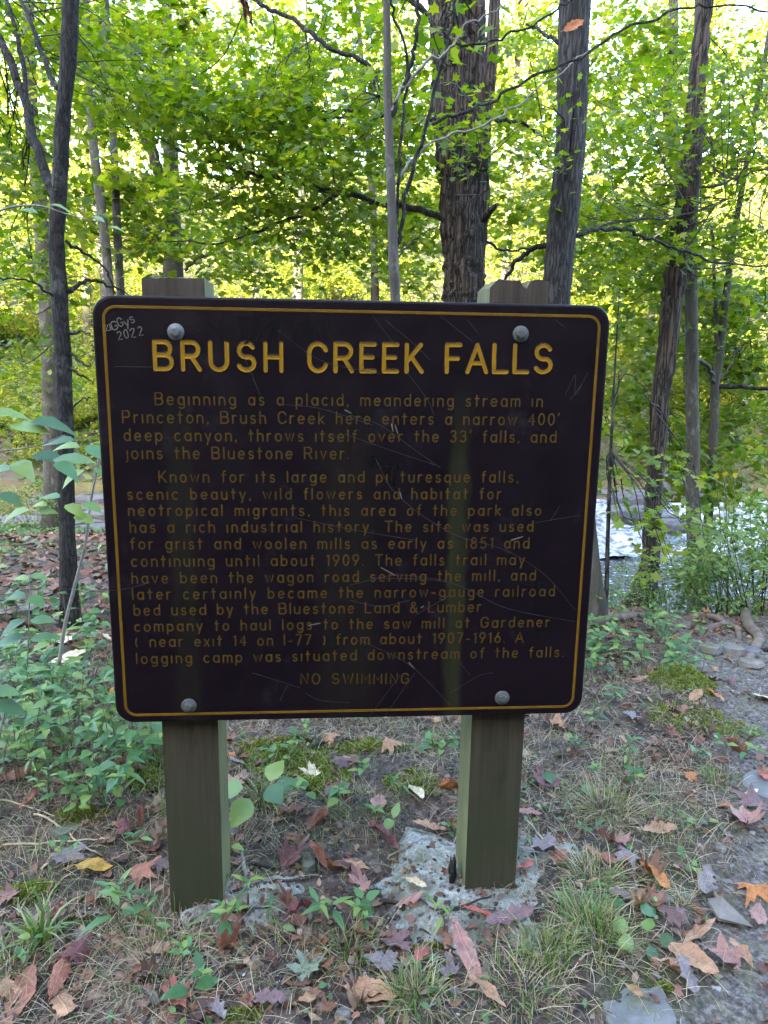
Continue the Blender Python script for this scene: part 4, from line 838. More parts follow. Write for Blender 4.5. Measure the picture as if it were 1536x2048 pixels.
rs = np.random.RandomState(5); k = 0
spots = []
for yy, n_, sp in ((19, 6, 4.4), (23, 9, 4.2), (29, 11, 4.4), (37, 13, 4.9), (47, 14, 6), (60, 15, 7.5)):
    for i in range(n_): spots.append(((i-(n_-1)/2)*sp+rs.uniform(-1.2, 1.2), yy+rs.uniform(-1.5, 1.5)))
for (x_, y_) in spots:
    k += 1; lab = ('tree of the wood on the far bank near the creek', 'trees just across the creek') if y_ < 26 else ('sunlit tree high on the far slope', 'trees on the far slope')
    row = ['just across the creek', 'second rank over the creek', 'low on the far slope', 'halfway up the far slope', 'high on the far slope', 'on top of the far slope'][int(np.searchsorted([21, 26, 33, 42, 53.5], y_))]
    far_tree(x_, y_, rs.uniform(.75, 1.05) if y_ < 26 else rs.uniform(.7, 1.1), rs.uniform(0, 6.28), k % 4, 'tree '+row+', '+where(x_, y_), lab[1])
# bushes
def bush_mesh(seed, w_, h_, n, lsz, mat, tmpl=MID, npl=26, rad_=.28):
    rs = np.random.RandomState(seed); C = []
    for _ in range(n): a = rs.uniform(0, 6.28); q = math.sqrt(rs.rand()); C.append([w_/2*q*math.cos(a), w_/2*q*math.sin(a)*.8, h_*(rs.uniform(.15, 1.1)*(1-.35*q*q))])
    C = np.array(C); P, Rm, sz = sprays(C, rad_, npl, rs, lsz=lsz, tilt=.6); me = cloud('foliage', tmpl, P, Rm, sz, mat)
    mb = MB()
    for c in C[::4]: mb.tube(np.array([[c[0]*.25, c[1]*.25, -.1], [c[0]*.7, c[1]*.7, c[2]*.55], c]), [.0045, .0035, .002], 3)
    return me, mesh_np('stems', np.concatenate(mb.V), mb.F, M['twig'])
def bush(x_, y_, ms, sc, rz, label, group=None, name='bush', z=None):
    root = empty(name, (x_, y_, gh(x_, y_) if z is None else z), rz, label, 'bush', group); root.scale = (sc,)*3
    for nme, me in zip(('foliage', 'stems'), ms): o = link(nme, me, root); o['kind'] = 'stuff'
    return root
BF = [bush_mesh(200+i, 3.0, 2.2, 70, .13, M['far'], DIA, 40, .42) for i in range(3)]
for i in range(26):
    x_ = -11+i*.95+rs.uniform(-.5, .5); y_ = 18.2+rs.uniform(-.6, 1.6) if x_ > 1 else 17.0+rs.uniform(-.4, 1.8)
    bush(x_, y_, BF[i % 3], rs.uniform(.5, 1.15) if x_ > 1 else rs.uniform(.3, .6), rs.uniform(0, 6), 'bush at the foot of the far slope, '+where(x_, y_), 'bushes along the far bank')
for i in range(30):
    x_ = rs.uniform(-14, 14); y_ = rs.uniform(20, 29)
    bush(x_, y_, BF[i % 3], rs.uniform(.5, 1.1), rs.uniform(0, 6), ('low bush on the lower far slope, ' if y_ < 24.5 else 'low bush further up the far slope, ')+where(x_, y_), 'bushes on the lower far slope')
for i in range(40):
    x_ = rs.uniform(-13, 13); y_ = (17.4 if x_ > 1.5 else 15.9)+rs.uniform(0, 1.6)
    bush(x_, y_, BF[i % 3], rs.uniform(.22, .45), rs.uniform(0, 6), 'small bush by the far waterline, '+where(x_, y_), 'small bushes along the far waterline')
# rich shrubs on the near bank, right of the sign
BN = [bush_mesh(300+i, 1.1, .9, 60, .052, M['shrub'], OVATE, 21, .19) for i in range(3)]
for i, (px, py, y_, sc, lb) in enumerate(((1465, 1180, 4.7, .72, 'dense leafy shrub on the bank below the twin thin trunks'), (1530, 1190, 4.5, .9, 'leafy shrub cut by the right edge of the photo'), (1410, 1190, 5.0, .5, 'leafy shrub at the foot of the spotted grey trunk'),
   (1345, 1200, 4.9, .5, 'low leafy shrub between the leaning and the spotted trunk'), (1500, 1150, 5.8, .95, 'tall shrub behind the bank at the far right'), (1250, 1205, 4.6, .34, 'small green shrub on the bank beside the spindly sapling'))):
    p = at(px, py, y_); bush(p[0], p[1], BN[i % 3], sc, i*1.3, lb, name='shrub')
for i, (px, y_, sc, lb) in enumerate(((70, 9.2, .8, 'low shrub growing on the waterline at the left'),)):
    p = at(px, 1000, y_); bush(p[0], p[1], BN[i], sc, i*2., lb, name='shrub')
print('TREES', len(bpy.data.objects))

# ------------------------------------------------------------------ fallen leaves
def polar_leaf(seed, curl, cup):
    rs = np.random.RandomState(seed); A = [0, 10, 18, 28, 40, 50, 58, 68, 80, 96, 110, 120, 132, 150, 166, 180, 194, 210, 228, 240, 250, 264, 280, 292, 302, 310, 320, 332, 342, 350]
    Rr = [.60, .42, .44, .27, .36, .56, .42, .40, .26, .36, .50, .38, .38, .28, .32, .22, .32, .28, .38, .38, .50, .36, .26, .40, .42, .56, .36, .27, .44, .42]
    n = len(A); V = [(0, 0, 0)]
    for s in (.5, 1):
        for a, r in zip(A, Rr):
            r = r*s*(1+.14*rs.randn()*(s > .6)); V.append((r*math.cos(rad(a)), r*math.sin(rad(a)), 0))
    F = [(0, 1+j, 1+(j+1) % n) for j in range(n)]+[(1+j, 1+n+j, 1+n+(j+1) % n, 1+(j+1) % n) for j in range(n)]
    k = len(V); V += [(-.18, .008, 0), (-.18, -.008, 0), (-.52, .006, .04), (-.52, -.006, .04)]; F.append((k, k+2, k+3, k+1)); return bend(np.array(V), rs, curl, cup), F
def strip_leaf(kind, seed, curl, cup):
    rs = np.random.RandomState(seed); n = 17; V = []; F = []
    for i in range(n):
        t = i/(n-1)
        if kind == 'oak': w_ = .25*max(.02, math.sin(math.pi*min(1, t*.96+.03)))**.5*(.42+.58*abs(math.sin(math.pi*(4*t+.1)))**.8)
        elif kind == 'oval': w_ = .24*max(.01, math.sin(math.pi*t))**.75
        else: w_ = .15*max(.01, math.sin(math.pi*t))**.7
        for s in (-1, -.5, 0, .5, 1): V.append((t-.5, s*w_*(1+.12*rs.randn()*(abs(s) == 1))+0, 0))
    for i in range(n-1):
        for j in range(4): F.append((i*5+j, i*5+j+1, i*5+j+6, i*5+j+5))
    k = len(V); V += [(-.5, .008, 0), (-.5, -.008, 0), (-.68, .006, .02), (-.68, -.006, .02)]; F.append((k, k+2, k+3, k+1)); return bend(np.array(V), rs, curl, cup), F
def bend(V, rs, curl, cup):
    x_, y_ = V[:, 0].copy(), V[:, 1].copy(); z = cup*y_**2*4+curl*x_**2+curl*.5*x_*y_*rs.randn()+.09*(fbm(x_*5+seed0(rs), y_*5, 3, 2))*(1+abs(cup)); V[:, 2] += z-z.min()*.6
    V[:, 1] *= 1/(1+abs(cup)*.6); return V
def seed0(rs): return rs.rand()*50
def deadleaf_mat(name, c, spot=(.05, .03, .025)):
    m, nt, p = newmat(name); v = coord(nt); sx = nt.nodes.new('ShaderNodeSeparateXYZ'); nt.links.new(v, sx.inputs[0])
    n1 = noise(nt, v, 5, 5, .7); ay = math_(nt, 'ABSOLUTE', sx.outputs['Y'])
    cc = ramp(nt, n1, [(.3, tuple(x*.55 for x in c)), (.55, c), (.75, tuple(min(1, x*1.35) for x in c))])
    wv = N(nt, 'ShaderNodeMath', operation='SINE'); nt.links.new(math_(nt, 'MULTIPLY', math_(nt, 'SUBTRACT', sx.outputs['X'], math_(nt, 'MULTIPLY', ay, .8)), 62.), wv.inputs[0])
    vein = math_(nt, 'MAXIMUM', ramp(nt, wv.outputs[0], [(.86, (0, 0, 0)), (1, (.6, .6, .6))]), ramp(nt, ay, [(.004, (1, 1, 1)), (.014, (0, 0, 0))]))
    cc = mixc(nt, math_(nt, 'MULTIPLY', vein, .4), cc, tuple(min(1, x*1.7+.03) for x in c))
    cc = mixc(nt, ramp(nt, noise(nt, v, 14, 4, .6), [(.62, (0, 0, 0)), (.68, (.8, .8, .8))]), cc, spot)
    nt.links.new(cc, p.inputs['Base Color']); p.inputs['Roughness'].default_value = .55; bump(nt, p, math_(nt, 'ADD', vein, n1), .5, .02); return m
DL = {k: deadleaf_mat(k+'_dead_leaf', c) for k, c in dict(rust=(.25, .095, .055), purple=(.15, .085, .085), tan=(.34, .185, .10), orange=(.42, .15, .035), yellow=(.42, .25, .04), maroon=(.14, .045, .045), grey=(.19, .155, .15), cream=(.60, .50, .32), brown=(.16, .07, .035), pink=(.30, .155, .125), green=(.14, .24, .12), red=(.36, .10, .07), palegreen=(.20, .24, .17)).items()}
def tilt_matrix(p, yaw, tx, ty):
    e = .03; gx_ = (gh(p[0]+e, p[1])-gh(p[0]-e, p[1]))/(2*e); gy_ = (gh(p[0], p[1]+e)-gh(p[0], p[1]-e))/(2*e)
    nrm = Vector((-gx_*.7, -gy_*.7, 1)).normalized(); q = nrm.to_track_quat('Z', 'Y'); return q.to_matrix().to_4x4() @ Matrix.Rotation(yaw, 4, 'Z') @ Matrix.Rotation(tx, 4, 'X') @ Matrix.Rotation(ty, 4, 'Y')
nl = 0
def fallen(px, py, ln, kind, col, label, yaw=None, curl=None, cup=None, lift=.012):
    global nl; nl += 1; p = gnd(px, py); D = np.linalg.norm(p-[0, 0, HC]); L = ln*1.12/FPX*D; rr = random.Random(nl*13)
    curl = rr.uniform(-.35, .5) if curl is None else curl; cup = rr.uniform(-.5, .8) if cup is None else cup
    V, F = polar_leaf(nl, curl, cup) if kind == 'maple' else strip_leaf(kind, nl, curl, cup)
    me = mesh_np('fallen_leaf', V, F, DL[col], True); o = link('fallen_leaf', me)
    yaw = rr.uniform(0, 6.28) if yaw is None else rad(yaw); mt = tilt_matrix(p, yaw, rr.uniform(-.3, .3), rr.uniform(-.25, .25)); mt.translation = Vector((p[0], p[1], p[2]+lift+L*.05))
    o.matrix_world = mt; o.scale = (L, L, L); return tag(o, label, 'leaf')
for a in [(188, 1745, 56, 'oval', 'yellow', 'yellow fallen leaf lying alone on the bare soil left of the left post', 15), (288, 1757, 60, 'maple', 'rust', 'rust maple leaf lying against the left side of the left post'), (285, 1652, 48, 'oval', 'rust', 'curled upright rusty leaf at the left edge of the left post', 80, .8, 1.6),
 (248, 1668, 42, 'maple', 'maroon', 'dark red leaf in the shade left of the curled rusty leaf'), (320, 1740, 40, 'maple', 'purple', 'dark purple leaf tucked against the left post'), (148, 1932, 62, 'maple', 'maroon', 'dark maroon maple leaf overlapping a tan leaf at lower left', 60), (120, 1966, 66, 'oval', 'rust', 'tan oval leaf partly under the dark maroon maple leaf', 40),
 (48, 2002, 88, 'oval', 'rust', 'large reddish brown leaf at the bottom left corner', 160, .1, .2), (126, 2022, 84, 'oak', 'tan', 'orange tan lobed leaf at the bottom edge beside the large reddish leaf', 60), (16, 1988, 50, 'oval', 'tan', 'pale tan leaf cut off by the left edge near the bottom'), (352, 2003, 56, 'maple', 'red', 'small star shaped red maple leaf at the bottom left', 70, .1, .1),
 (432, 2032, 62, 'oak', 'grey', 'grey lobed oak leaf at the bottom edge right of the red star leaf'), (20, 1798, 34, 'maple', 'pink', 'small pinkish leaf at the left edge above the strap leaved tuft'), (133, 1720, 60, 'maple', 'grey', 'grey blotched leaf on dark soil left of the yellow leaf'), (110, 1835, 45, 'oval', 'rust', 'brown leaf tucked behind the strap leaved tuft'),
 (575, 1727, 56, 'maple', 'maroon', 'dark red crumpled maple leaf left of the mossy stone block'), (636, 1722, 54, 'oval', 'rust', 'brown curled leaf standing against the mossy stone block', 110, .5, 1.2), (670, 1752, 70, 'long', 'brown', 'long brown curled leaf right of the mossy stone block', -50, .4, 1.3), (692, 1736, 48, 'oval', 'purple', 'purple leaf leaning on the pale tan oval leaf', 50),
 (714, 1741, 42, 'oval', 'tan', 'pale tan oval leaf standing upright on the footing edge', 85, .2, .3), (768, 1690, 98, 'long', 'maroon', 'long dark red folded leaf behind the broad concrete footing', 35, .1, 1.2), (638, 1655, 66, 'oval', 'rust', 'big brown curled leaf between the posts below the round leaved herb', 30, .4, 1.), (757, 1618, 64, 'oval', 'pink', 'pinkish flat oval leaf midway between the posts', -20, .1, .2),
 (832, 1594, 48, 'oval', 'cream', 'cream coloured curled leaf left of the right post', -40), (857, 1664, 56, 'oak', 'tan', 'tan lobed oak leaf just left of the right post', 10, .2, .2), (675, 1588, 66, 'oval', 'maroon', 'red brown leaf right of the round leaved herb', 0), (624, 1557, 42, 'maple', 'cream', 'small cream leaf on the moss between the posts'), (783, 1500, 46, 'maple', 'tan', 'tan maple leaf standing up below the middle of the sign', 90),
 (668, 1487, 44, 'maple', 'tan', 'curled tan maple leaf on the moss near the sign bottom'), (680, 1537, 44, 'maple', 'purple', 'dark purple leaf lying on the moss patch'), (465, 1516, 34, 'oval', 'orange', 'small orange leaf close to the right face of the left post'), (474, 1530, 44, 'long', 'grey', 'thin grey leaf under the small orange leaf'), (897, 1590, 50, 'oval', 'orange', 'orange curled leaf touching the left face of the right post', 20, .3, 1.4),
 (470, 1575, 52, 'maple', 'pink', 'pale brown torn leaf beside the left post above the grass'), (800, 1950, 10, 'oval', 'brown', 'tiny brown leaf scrap in the lower middle grass'), (740, 1998, 84, 'oval', 'tan', 'big orange tan veined leaf at the bottom middle', 100, .1, .3), (770, 1936, 62, 'maple', 'grey', 'greyish purple leaf with a hole above the big orange tan leaf', 70, .1, .1), (785, 1898, 64, 'maple', 'purple', 'purple brown leaf in front of the broad footing'),
 (618, 1946, 70, 'maple', 'palegreen', 'pale grey green leaf with pointed lobes in the lower middle'), (655, 1940, 30, 'oval', 'rust', 'small rust leaf touching the pale grey green leaf'), (842, 1921, 48, 'oval', 'red', 'bright rust curled leaf beside a pale acorn'), (540, 2008, 52, 'oak', 'purple', 'dull purple oak leaf near the bottom edge left of middle'), (452, 1908, 48, 'maple', 'rust', 'rust leaf curled into a bowl below the left post', 30, .5, 1.2),
 (605, 1838, 72, 'long', 'maroon', 'rolled dark red leaf on the small pale footing', -20, .2, 2.2), (735, 1785, 66, 'maple', 'pink', 'dull pinkish maple leaf between the two footings'), (720, 1770, 60, 'long', 'maroon', 'thin dark red leaf leaning over the dull pinkish leaf', 60), (832, 1777, 36, 'oval', 'cream', 'pale yellow leaf lying on the broad concrete footing', 30), (820, 1810, 46, 'oak', 'pink', 'brown lobed leaf below the pale yellow leaf on the footing'),
 (1022, 1846, 80, 'oak', 'purple', 'slate purple oak leaf below the right post', 20, .1, .3), (962, 1841, 60, 'long', 'red', 'rust coloured leaf on the footing below the right post', 15, .2, 1.), (934, 1922, 118, 'long', 'pink', 'long pink brown leaf pointing to the bottom edge', -40, .1, .5), (972, 2000, 78, 'long', 'tan', 'orange brown oblong leaf upright at the bottom edge', 70, .2, .6), (905, 1962, 50, 'maple', 'grey', 'pale violet grey leaf under the long pink brown leaf'),
 (1088, 1712, 68, 'maple', 'grey', 'greyish violet holed leaf right of the right post', 80, .2, .3), (1048, 1742, 42, 'oval', 'red', 'red leaf touching the right face of the right post'), (1116, 1722, 40, 'maple', 'rust', 'rust leaf just right of the greyish violet holed leaf'), (1056, 1635, 48, 'long', 'pink', 'pink brown leaf upright in the grass right of the right post', 80), (1085, 1570, 56, 'maple', 'maroon', 'dark leaf beside the green wavy leaf'), (1110, 1458, 44, 'maple', 'tan', 'pale tan leaf below the bottom right corner of the sign'),
 (1130, 1462, 30, 'long', 'brown', 'brown leaf sliver right of the pale tan leaf'), (1228, 1700, 64, 'maple', 'pink', 'salmon pink maple leaf amid dry grass on the right', 60), (1214, 1728, 70, 'long', 'rust', 'rust oblong leaf under the salmon pink maple leaf', -35), (1254, 1728, 54, 'maple', 'grey', 'grey brown crumpled leaf right of the rust oblong leaf'), (1300, 1752, 56, 'maple', 'brown', 'dark brown folded leaf on the grass edge of the path', 20, .5, .5), (1308, 1764, 66, 'oval', 'orange', 'orange brown underside leaf beneath the dark folded leaf', 0, .1, .3),
 (1262, 1806, 66, 'oak', 'purple', 'slate blue oak leaf left of a rust leaf on the path edge', -30, .1, .2), (1308, 1815, 48, 'maple', 'rust', 'rust leaf with a folded lobe on the path edge'), (1318, 1672, 60, 'oak', 'tan', 'tan lobed leaf in the dry grass right of centre', -40), (1352, 1850, 50, 'maple', 'purple', 'flat purple leaf at the edge of the gravel'), (1396, 1880, 76, 'long', 'tan', 'orange brown crinkled leaf lying across the gravel', -8, .1, .8), (1382, 1930, 84, 'oval', 'tan', 'long orange tan leaf near the big flat stone', -15, .1, .2),
 (1336, 1950, 52, 'oval', 'tan', 'pale orange leaf at the corner of the big flat stone', 80), (1372, 1958, 60, 'oak', 'grey', 'grey violet leaf under the long orange tan leaf', -10), (1452, 1934, 62, 'maple', 'pink', 'pinkish maple leaf on the gravel at lower right', 60), (1480, 1918, 52, 'oval', 'tan', 'pinkish tan veined leaf overlapping the pinkish maple leaf', 70), (1410, 1775, 64, 'oak', 'grey', 'grey purple oak leaf on the gravel beside a folded bark piece', -20),
 (1512, 1802, 62, 'maple', 'orange', 'orange and black leaf on the path at the right edge', 0), (1515, 1842, 52, 'oval', 'pink', 'dusty pink leaf below the orange and black leaf', 80), (1492, 1652, 72, 'maple', 'pink', 'large dusty pink maple leaf on the path at the right', -10, .2, .3), (1505, 1617, 60, 'maple', 'purple', 'mauve leaf between the path slab and the large dusty pink leaf'), (1496, 1598, 40, 'long', 'cream', 'narrow pale leaf just below the path slab', 25), (1425, 1397, 58, 'long', 'orange', 'bright orange oblong leaf on the bank at the right', -12, .1, .4),
 (1390, 1398, 36, 'oval', 'tan', 'tan curled leaf left of the bright orange oblong leaf', 60), (1379, 1560, 30, 'maple', 'orange', 'small yellow and orange leaf in the grass at the right'), (1465, 1508, 48, 'oval', 'brown', 'glossy dark brown curled leaf near the right edge', 80, .8, 1.6), (1462, 1370, 44, 'long', 'maroon', 'dark rolled leaf on the trodden soil near the right edge', -30), (1418, 1478, 40, 'maple', 'purple', 'small grey violet leaf in the moss at the right'), (1365, 1335, 26, 'oval', 'rust', 'small rust leaf at the top of the bright moss mound'), (1262, 1437, 34, 'maple', 'grey', 'pale violet leaf in the grass right of the sign corner'),
 (1300, 1350, 40, 'long', 'brown', 'brown curled leaf on the left end of the moss mound'), (1280, 1365, 34, 'oval', 'pink', 'pale pink leaf below the brown curled leaf'), (1448, 1620, 26, 'oval', 'orange', 'small orange leaf left of the path slab'), (1528, 1560, 40, 'long', 'red', 'red leaf lying on the path slab', 0, .1, .2),
 (140, 1322, 62, 'oval', 'cream', 'large cream coloured leaf caught in the herbs at the left', 20), (120, 1288, 80, 'long', 'cream', 'long pale leaf resting on the herbs above the cream leaf', 15), (205, 1283, 60, 'long', 'cream', 'pale leaf touching the left edge of the sign', -10), (170, 1291, 36, 'oval', 'brown', 'dark brown curled leaf between the two pale leaves'), (10, 1480, 46, 'oval', 'yellow', 'yellow and brown leaf at the left edge in the herbs'), (225, 1392, 26, 'oval', 'yellow', 'small yellow leaf among the herbs near the sign'),
 (1520, 1400, 40, 'maple', 'cream', 'pale leaf on the trodden soil at the right edge'), (1340, 1285, 24, 'oval', 'orange', 'tiny orange leaf behind the right herbs'), (60, 1608, 44, 'long', 'rust', 'reddish leaf in shade under the left herbs'), (30, 1560, 50, 'oval', 'rust', 'dull rust leaf under the herbs at the left edge')]:
    fallen(*a)
# leaves hanging in the air on twigs
def hanging(px, py, y, ln, kind, col, label, m3, cup=.6, curl=.4):
    global nl; nl += 1; p = at(px, py, y); V, F = strip_leaf(kind, nl, curl, cup); o = link('hanging_leaf', mesh_np('hanging_leaf', V, F, DL[col], True)); L = ln/FPX*np.linalg.norm(p-[0, 0, HC])
    o.rotation_euler = m3; o.location = p; o.scale = (L, L, L); tag(o, label, 'leaf')
hanging(1147, 52, 2.95, 40, 'oval', 'orange', 'orange leaf hanging on a twig in front of the tall grey trunk', (1.2, -.5, .2), .2, .1)
hanging(481, 8, 4.4, 62, 'long', 'brown', 'dark shrivelled leaf hanging from the top limb', (1.4, 1.3, .3), 2.5, .5)
hanging(490, 22, 4.4, 56, 'long', 'brown', 'second dark shrivelled leaf hanging beside the first at the top', (1.5, 1.1, .5), 2.5, .5)

# litter, straw, clods, pebbles: nobody could count these
def scatter(n, x0, x1, y0_, y1_, rs, dens=None):
    P = []
    while sum(len(p) for p in P) < n:
        x_ = rs.uniform(x0, x1, n); y_ = rs.uniform(y0_, y1_, n); k = np.ones(n, bool)
        if dens is not None: k = rs.rand(n) < dens(x_, y_)
        P.append(np.stack([x_[k], y_[k]], -1))
    P = np.concatenate(P)[:n]; return np.column_stack([P, surf_h(P[:, 0], P[:, 1])])
def flatframes(n, rs, t): return frames(unit(np.column_stack([rs.normal(0, t, n), rs.normal(0, t, n), np.ones(n)])), unit(np.column_stack([rs.normal(0, 1, n), rs.normal(0, 1, n), rs.normal(0, .15, n)])))
rs = np.random.RandomState(77)
pathd = lambda x_, y_: ss(-.02, .2, x_-pathx(y_)-.12*vn(y_*2, y_*0+1, 8))
def litter(n, box, sz, dens, up=.004, tilt=.4, tm=OVATE, mat='litter', name='leaf_litter', sq=(1, 1, .8)):
    P = scatter(n, *box, rs, dens); P[:, 2] += up+rs.rand(n)*.008; s = rs.uniform(*sz, n)
    o = link(name, cloud(name, (tm[0]*np.array(sq)-np.array([.4, 0, 0]), tm[1]), P, flatframes(n, rs, tilt), s, M[mat])); return tag(o, kind='stuff')
litter(9000, (-1.7, 2.6, 1.0, 4.6), (.006, .032), lambda a, b: np.clip(.55+.9*fbm(a*2, b*2, 91, 3), .08, 1)*(1-.75*pathd(a, b)), name='leaf_litter')
litter(1700, (-1.7, 2.6, 1.0, 4.6), (.02, .045), lambda a, b: np.clip(.5+.9*fbm(a*2, b*2, 91, 3), .08, 1)*(1-.85*pathd(a, b)), tm=MID, name='leaf_litter', tilt=.5)
litter(9000, (-7, -.6, 3.4, 10), (.03, .10), None, name='leaf_litter', tilt=.45, tm=MID)
litter(3500, (1.1, 5, 3.8, 5.6), (.015, .04), None, name='leaf_litter', tilt=.5)
litter(9000, (-16, 16, 16, 30), (.08, .2), lambda a, b: np.clip(.6+fbm(a, b, 9, 2), .1, 1), name='leaf_litter', tilt=.5, tm=DIA)
litter(34000, (-16, 16, 15.4, 28), (.08, .24), lambda a, b: np.clip(.65+1.4*fbm(a*.8, b*.8, 19, 2), .1, 1), name='ground_cover', tilt=.7, tm=DIA, mat='mid', up=.1)
litter(1800, (-6.5, -.7, 3, 10), (.03, .08), lambda a, b: np.clip(.1+1.8*fbm(a*1.1, b*1.1, 29, 2), 0, 1), name='ground_cover', tilt=.6, mat='herb_c', up=.06)
CH = (np.array([(-.5, -.3, -.2), (.4, -.45, -.25), (.5, .35, -.2), (-.35, .45, -.3), (-.3, -.25, .3), (.3, -.2, .22), (.28, .28, .3), (-.3, .2, .2)]), np.array([(4, 5, 6), (4, 6, 7), (0, 1, 5), (0, 5, 4), (1, 2, 6), (1, 6, 5), (2, 3, 7), (2, 7, 6), (3, 0, 4), (3, 4, 7)]))
def chips(n, box, sz, dens, mat, name, flat=.5, up=.0):
    P = scatter(n, *box, rs, dens); s = rs.uniform(0, 1, n)**2.5*(sz[1]-sz[0])+sz[0]; P[:, 2] += up; Rm = flatframes(n, rs, .3); Rm = Rm*np.stack([rs.uniform(.8, 1.3, n), rs.uniform(.6, 1.1, n), rs.uniform(flat*.5, flat*1.4, n)], -1)[:, None, :]
    return tag(link(name, cloud(name, CH, P, Rm, s, M[mat])), kind='stuff')
M['peb'] = leafmat('path_pebble', [(.06, .055, .052), (.12, .115, .11), (.19, .18, .165), (.09, .085, .09), (.34, .32, .29)], 0, .85, 1); M['clod'] = leafmat('soil_clod', [(.03, .022, .018), (.07, .052, .043), (.12, .095, .08)], 0, .95, 1)
chips(8000, (.5, 2.8, .95, 4.4), (.003, .026), lambda a, b: pathd(a, b), 'peb', 'pebbles')
chips(2200, (-1.5, 1.5, .95, 3.2), (.003, .016), None, 'peb', 'pebbles')
chips(9000, (-1.6, 2.6, .95, 3.6), (.004, .022), lambda a, b: np.clip(.5+1.2*fbm(a*3, b*3, 51, 3), .05, 1)*(1-.5*pathd(a, b)), 'clod', 'soil_clods', .8)
M['pebpad'] = leafmat('footing_crumbs', [(.10, .105, .10), (.22, .23, .22), (.34, .35, .33)], 0, .9, 1)
chips(900, (-.55, .62, 1.45, 2.05), (.002, .008), None, 'pebpad', 'footing_crumbs', .7, .012)

# grass: curved blades
def blade_t(w_, arch, n=5):
    V = []; F = []
    for i in range(n): t = i/(n-1); V += [(t*(1-.25*arch*t), w_*(1-t)**.6*.5, t*arch*.9-t*t*arch*1.0), (t*(1-.25*arch*t), -w_*(1-t)**.6*.5, t*arch*.9-t*t*arch*1.0)]
    for i in range(n-1): a = 2*i; F += [(a, a+1, a+3), (a, a+3, a+2)]
    return np.array(V), np.array(F)
def bladeframes(az, el, rs):
    T = np.stack([np.cos(az)*np.cos(el), np.sin(az)*np.cos(el), np.sin(el)], -1); Nn = np.stack([-np.cos(az)*np.sin(el), -np.sin(az)*np.sin(el), np.cos(el)], -1); return frames(unit(Nn+rs.normal(0, .3, Nn.shape)), T)
def tuft_mesh(px, py, n, L, R0, wd, seed, el=(.2, 1.35), droop=None):
    p = gnd(px, py); r2 = np.random.RandomState(seed); q = R0*np.sqrt(r2.rand(n)); a = r2.uniform(0, 6.28, n); P = np.stack([p[0]+q*np.cos(a), p[1]+q*np.sin(a)], -1); P = np.column_stack([P, surf_h(P[:, 0], P[:, 1])-.004])
    az = a+r2.normal(0, .7, n); e = r2.uniform(*el, n); return P, bladeframes(az, e, r2), r2.uniform(.5, 1.1, n)*L, p
def tuft(px, py, n, L, R0, label, mat='grass', wd=.028, dry=.35, seed=1, name='grass_tuft', el=(.2, 1.35), arch=.9):
    P, Rm, s, p = tuft_mesh(px, py, n, L, R0, wd, seed, el); root = empty(name, tuple(p), 0, label, 'grass'); P = P-p; k = int(n*(1-dry))
    o = link('green_blades', cloud('green_blades', blade_t(wd, arch), P[:k], Rm[:k], s[:k], M[mat]), root); o['kind'] = 'stuff'
    if dry > 0:
        P, Rm, s, p2 = tuft_mesh(px, py, int(n*dry), L*1.05, R0*1.1, wd, seed+1, (-.05, .7)); o = link('dry_blades', cloud('dry_blades', blade_t(wd*.8, .5), P-p, Rm, s, M['straw']), root); o['kind'] = 'stuff'
TU = [(1095, 1915, 260, .11, .06, 'thick green grass tuft below the slate purple oak leaf', .022, .3), (1170, 1850, 260, .125, .06, 'tall green grass tuft left of the violet leaves', .022, .35), (1200, 1890, 240, .13, .06, 'drooping half dry grass tuft above the big flat stone', .018, .6), (1040, 1975, 260, .10, .09, 'short grass tuft at the bottom edge left of the big flat stone', .022, .6), (1190, 1760, 200, .11, .06, 'small green tuft below the rust oblong leaf', .022, .5),
 (1215, 1620, 420, .13, .07, 'straw coloured drooping grass tuft on the right of the right post', .013, .75), (1440, 1570, 160, .09, .07, 'short green grass tuft left of the path slab', .022, .4), (1300, 1600, 200, .09, .10, 'thin mixed grass tuft in the middle of the right side', .016, .6), (1240, 1540, 160, .09, .08, 'thin grass tuft among herbs at middle right', .016, .5),
 (530, 1600, 220, .14, .05, 'long arching grass tuft under the round leaved herb', .018, .55), (720, 1625, 260, .11, .09, 'dry grass tuft between the posts', .013, .85), (850, 1600, 180, .10, .08, 'dry grass beside the tan oak leaf left of the right post', .013, .85), (870, 1500, 60, .11, .02, 'small upright green tuft behind the right post', .025, .1), (300, 1900, 300, .12, .12, 'dry matted grass below the left post', .014, .8),
 (60, 1745, 320, .14, .11, 'pale dry grass spreading over dark soil at the left edge', .012, .95), (700, 1905, 200, .10, .06, 'green grass tuft in front of the gap between the posts', .020, .5), (830, 1985, 240, .10, .06, 'green grass tuft right of the big orange tan leaf', .024, .4), (555, 1930, 220, .09, .10, 'short yellowish grass left of the pale grey green leaf', .016, .7), (330, 1960, 260, .11, .10, 'dry grass mat at the bottom left above the red star leaf', .013, .9), (1370, 1810, 60, .08, .02, 'wispy dry tuft on the path edge', .014, .8), (30, 1945, 90, .12, .05, 'fine green tuft at the left edge near the bottom', .02, .3), (340, 1620, 120, .12, .04, 'grass tuft touching the left face of the left post', .016, .5)]
for i, (px, py, n, L, R0, lb, wd, dry) in enumerate(TU): tuft(px, py, int(n*.8), L, R0, lb, wd=wd*1.45, dry=dry, seed=500+i*3)
tuft(85, 1885, 34, .19, .015, 'strap leaved dark green tuft at the lower left', wd=.06, dry=0, seed=900, name='strap_leaved_plant', el=(.15, 1.0), arch=.8)
tuft(345, 1870, 20, .16, .02, 'few broad green blades right of the strap leaved tuft', wd=.05, dry=0, seed=903, name='strap_leaved_plant', el=(.05, .5), arch=.6)
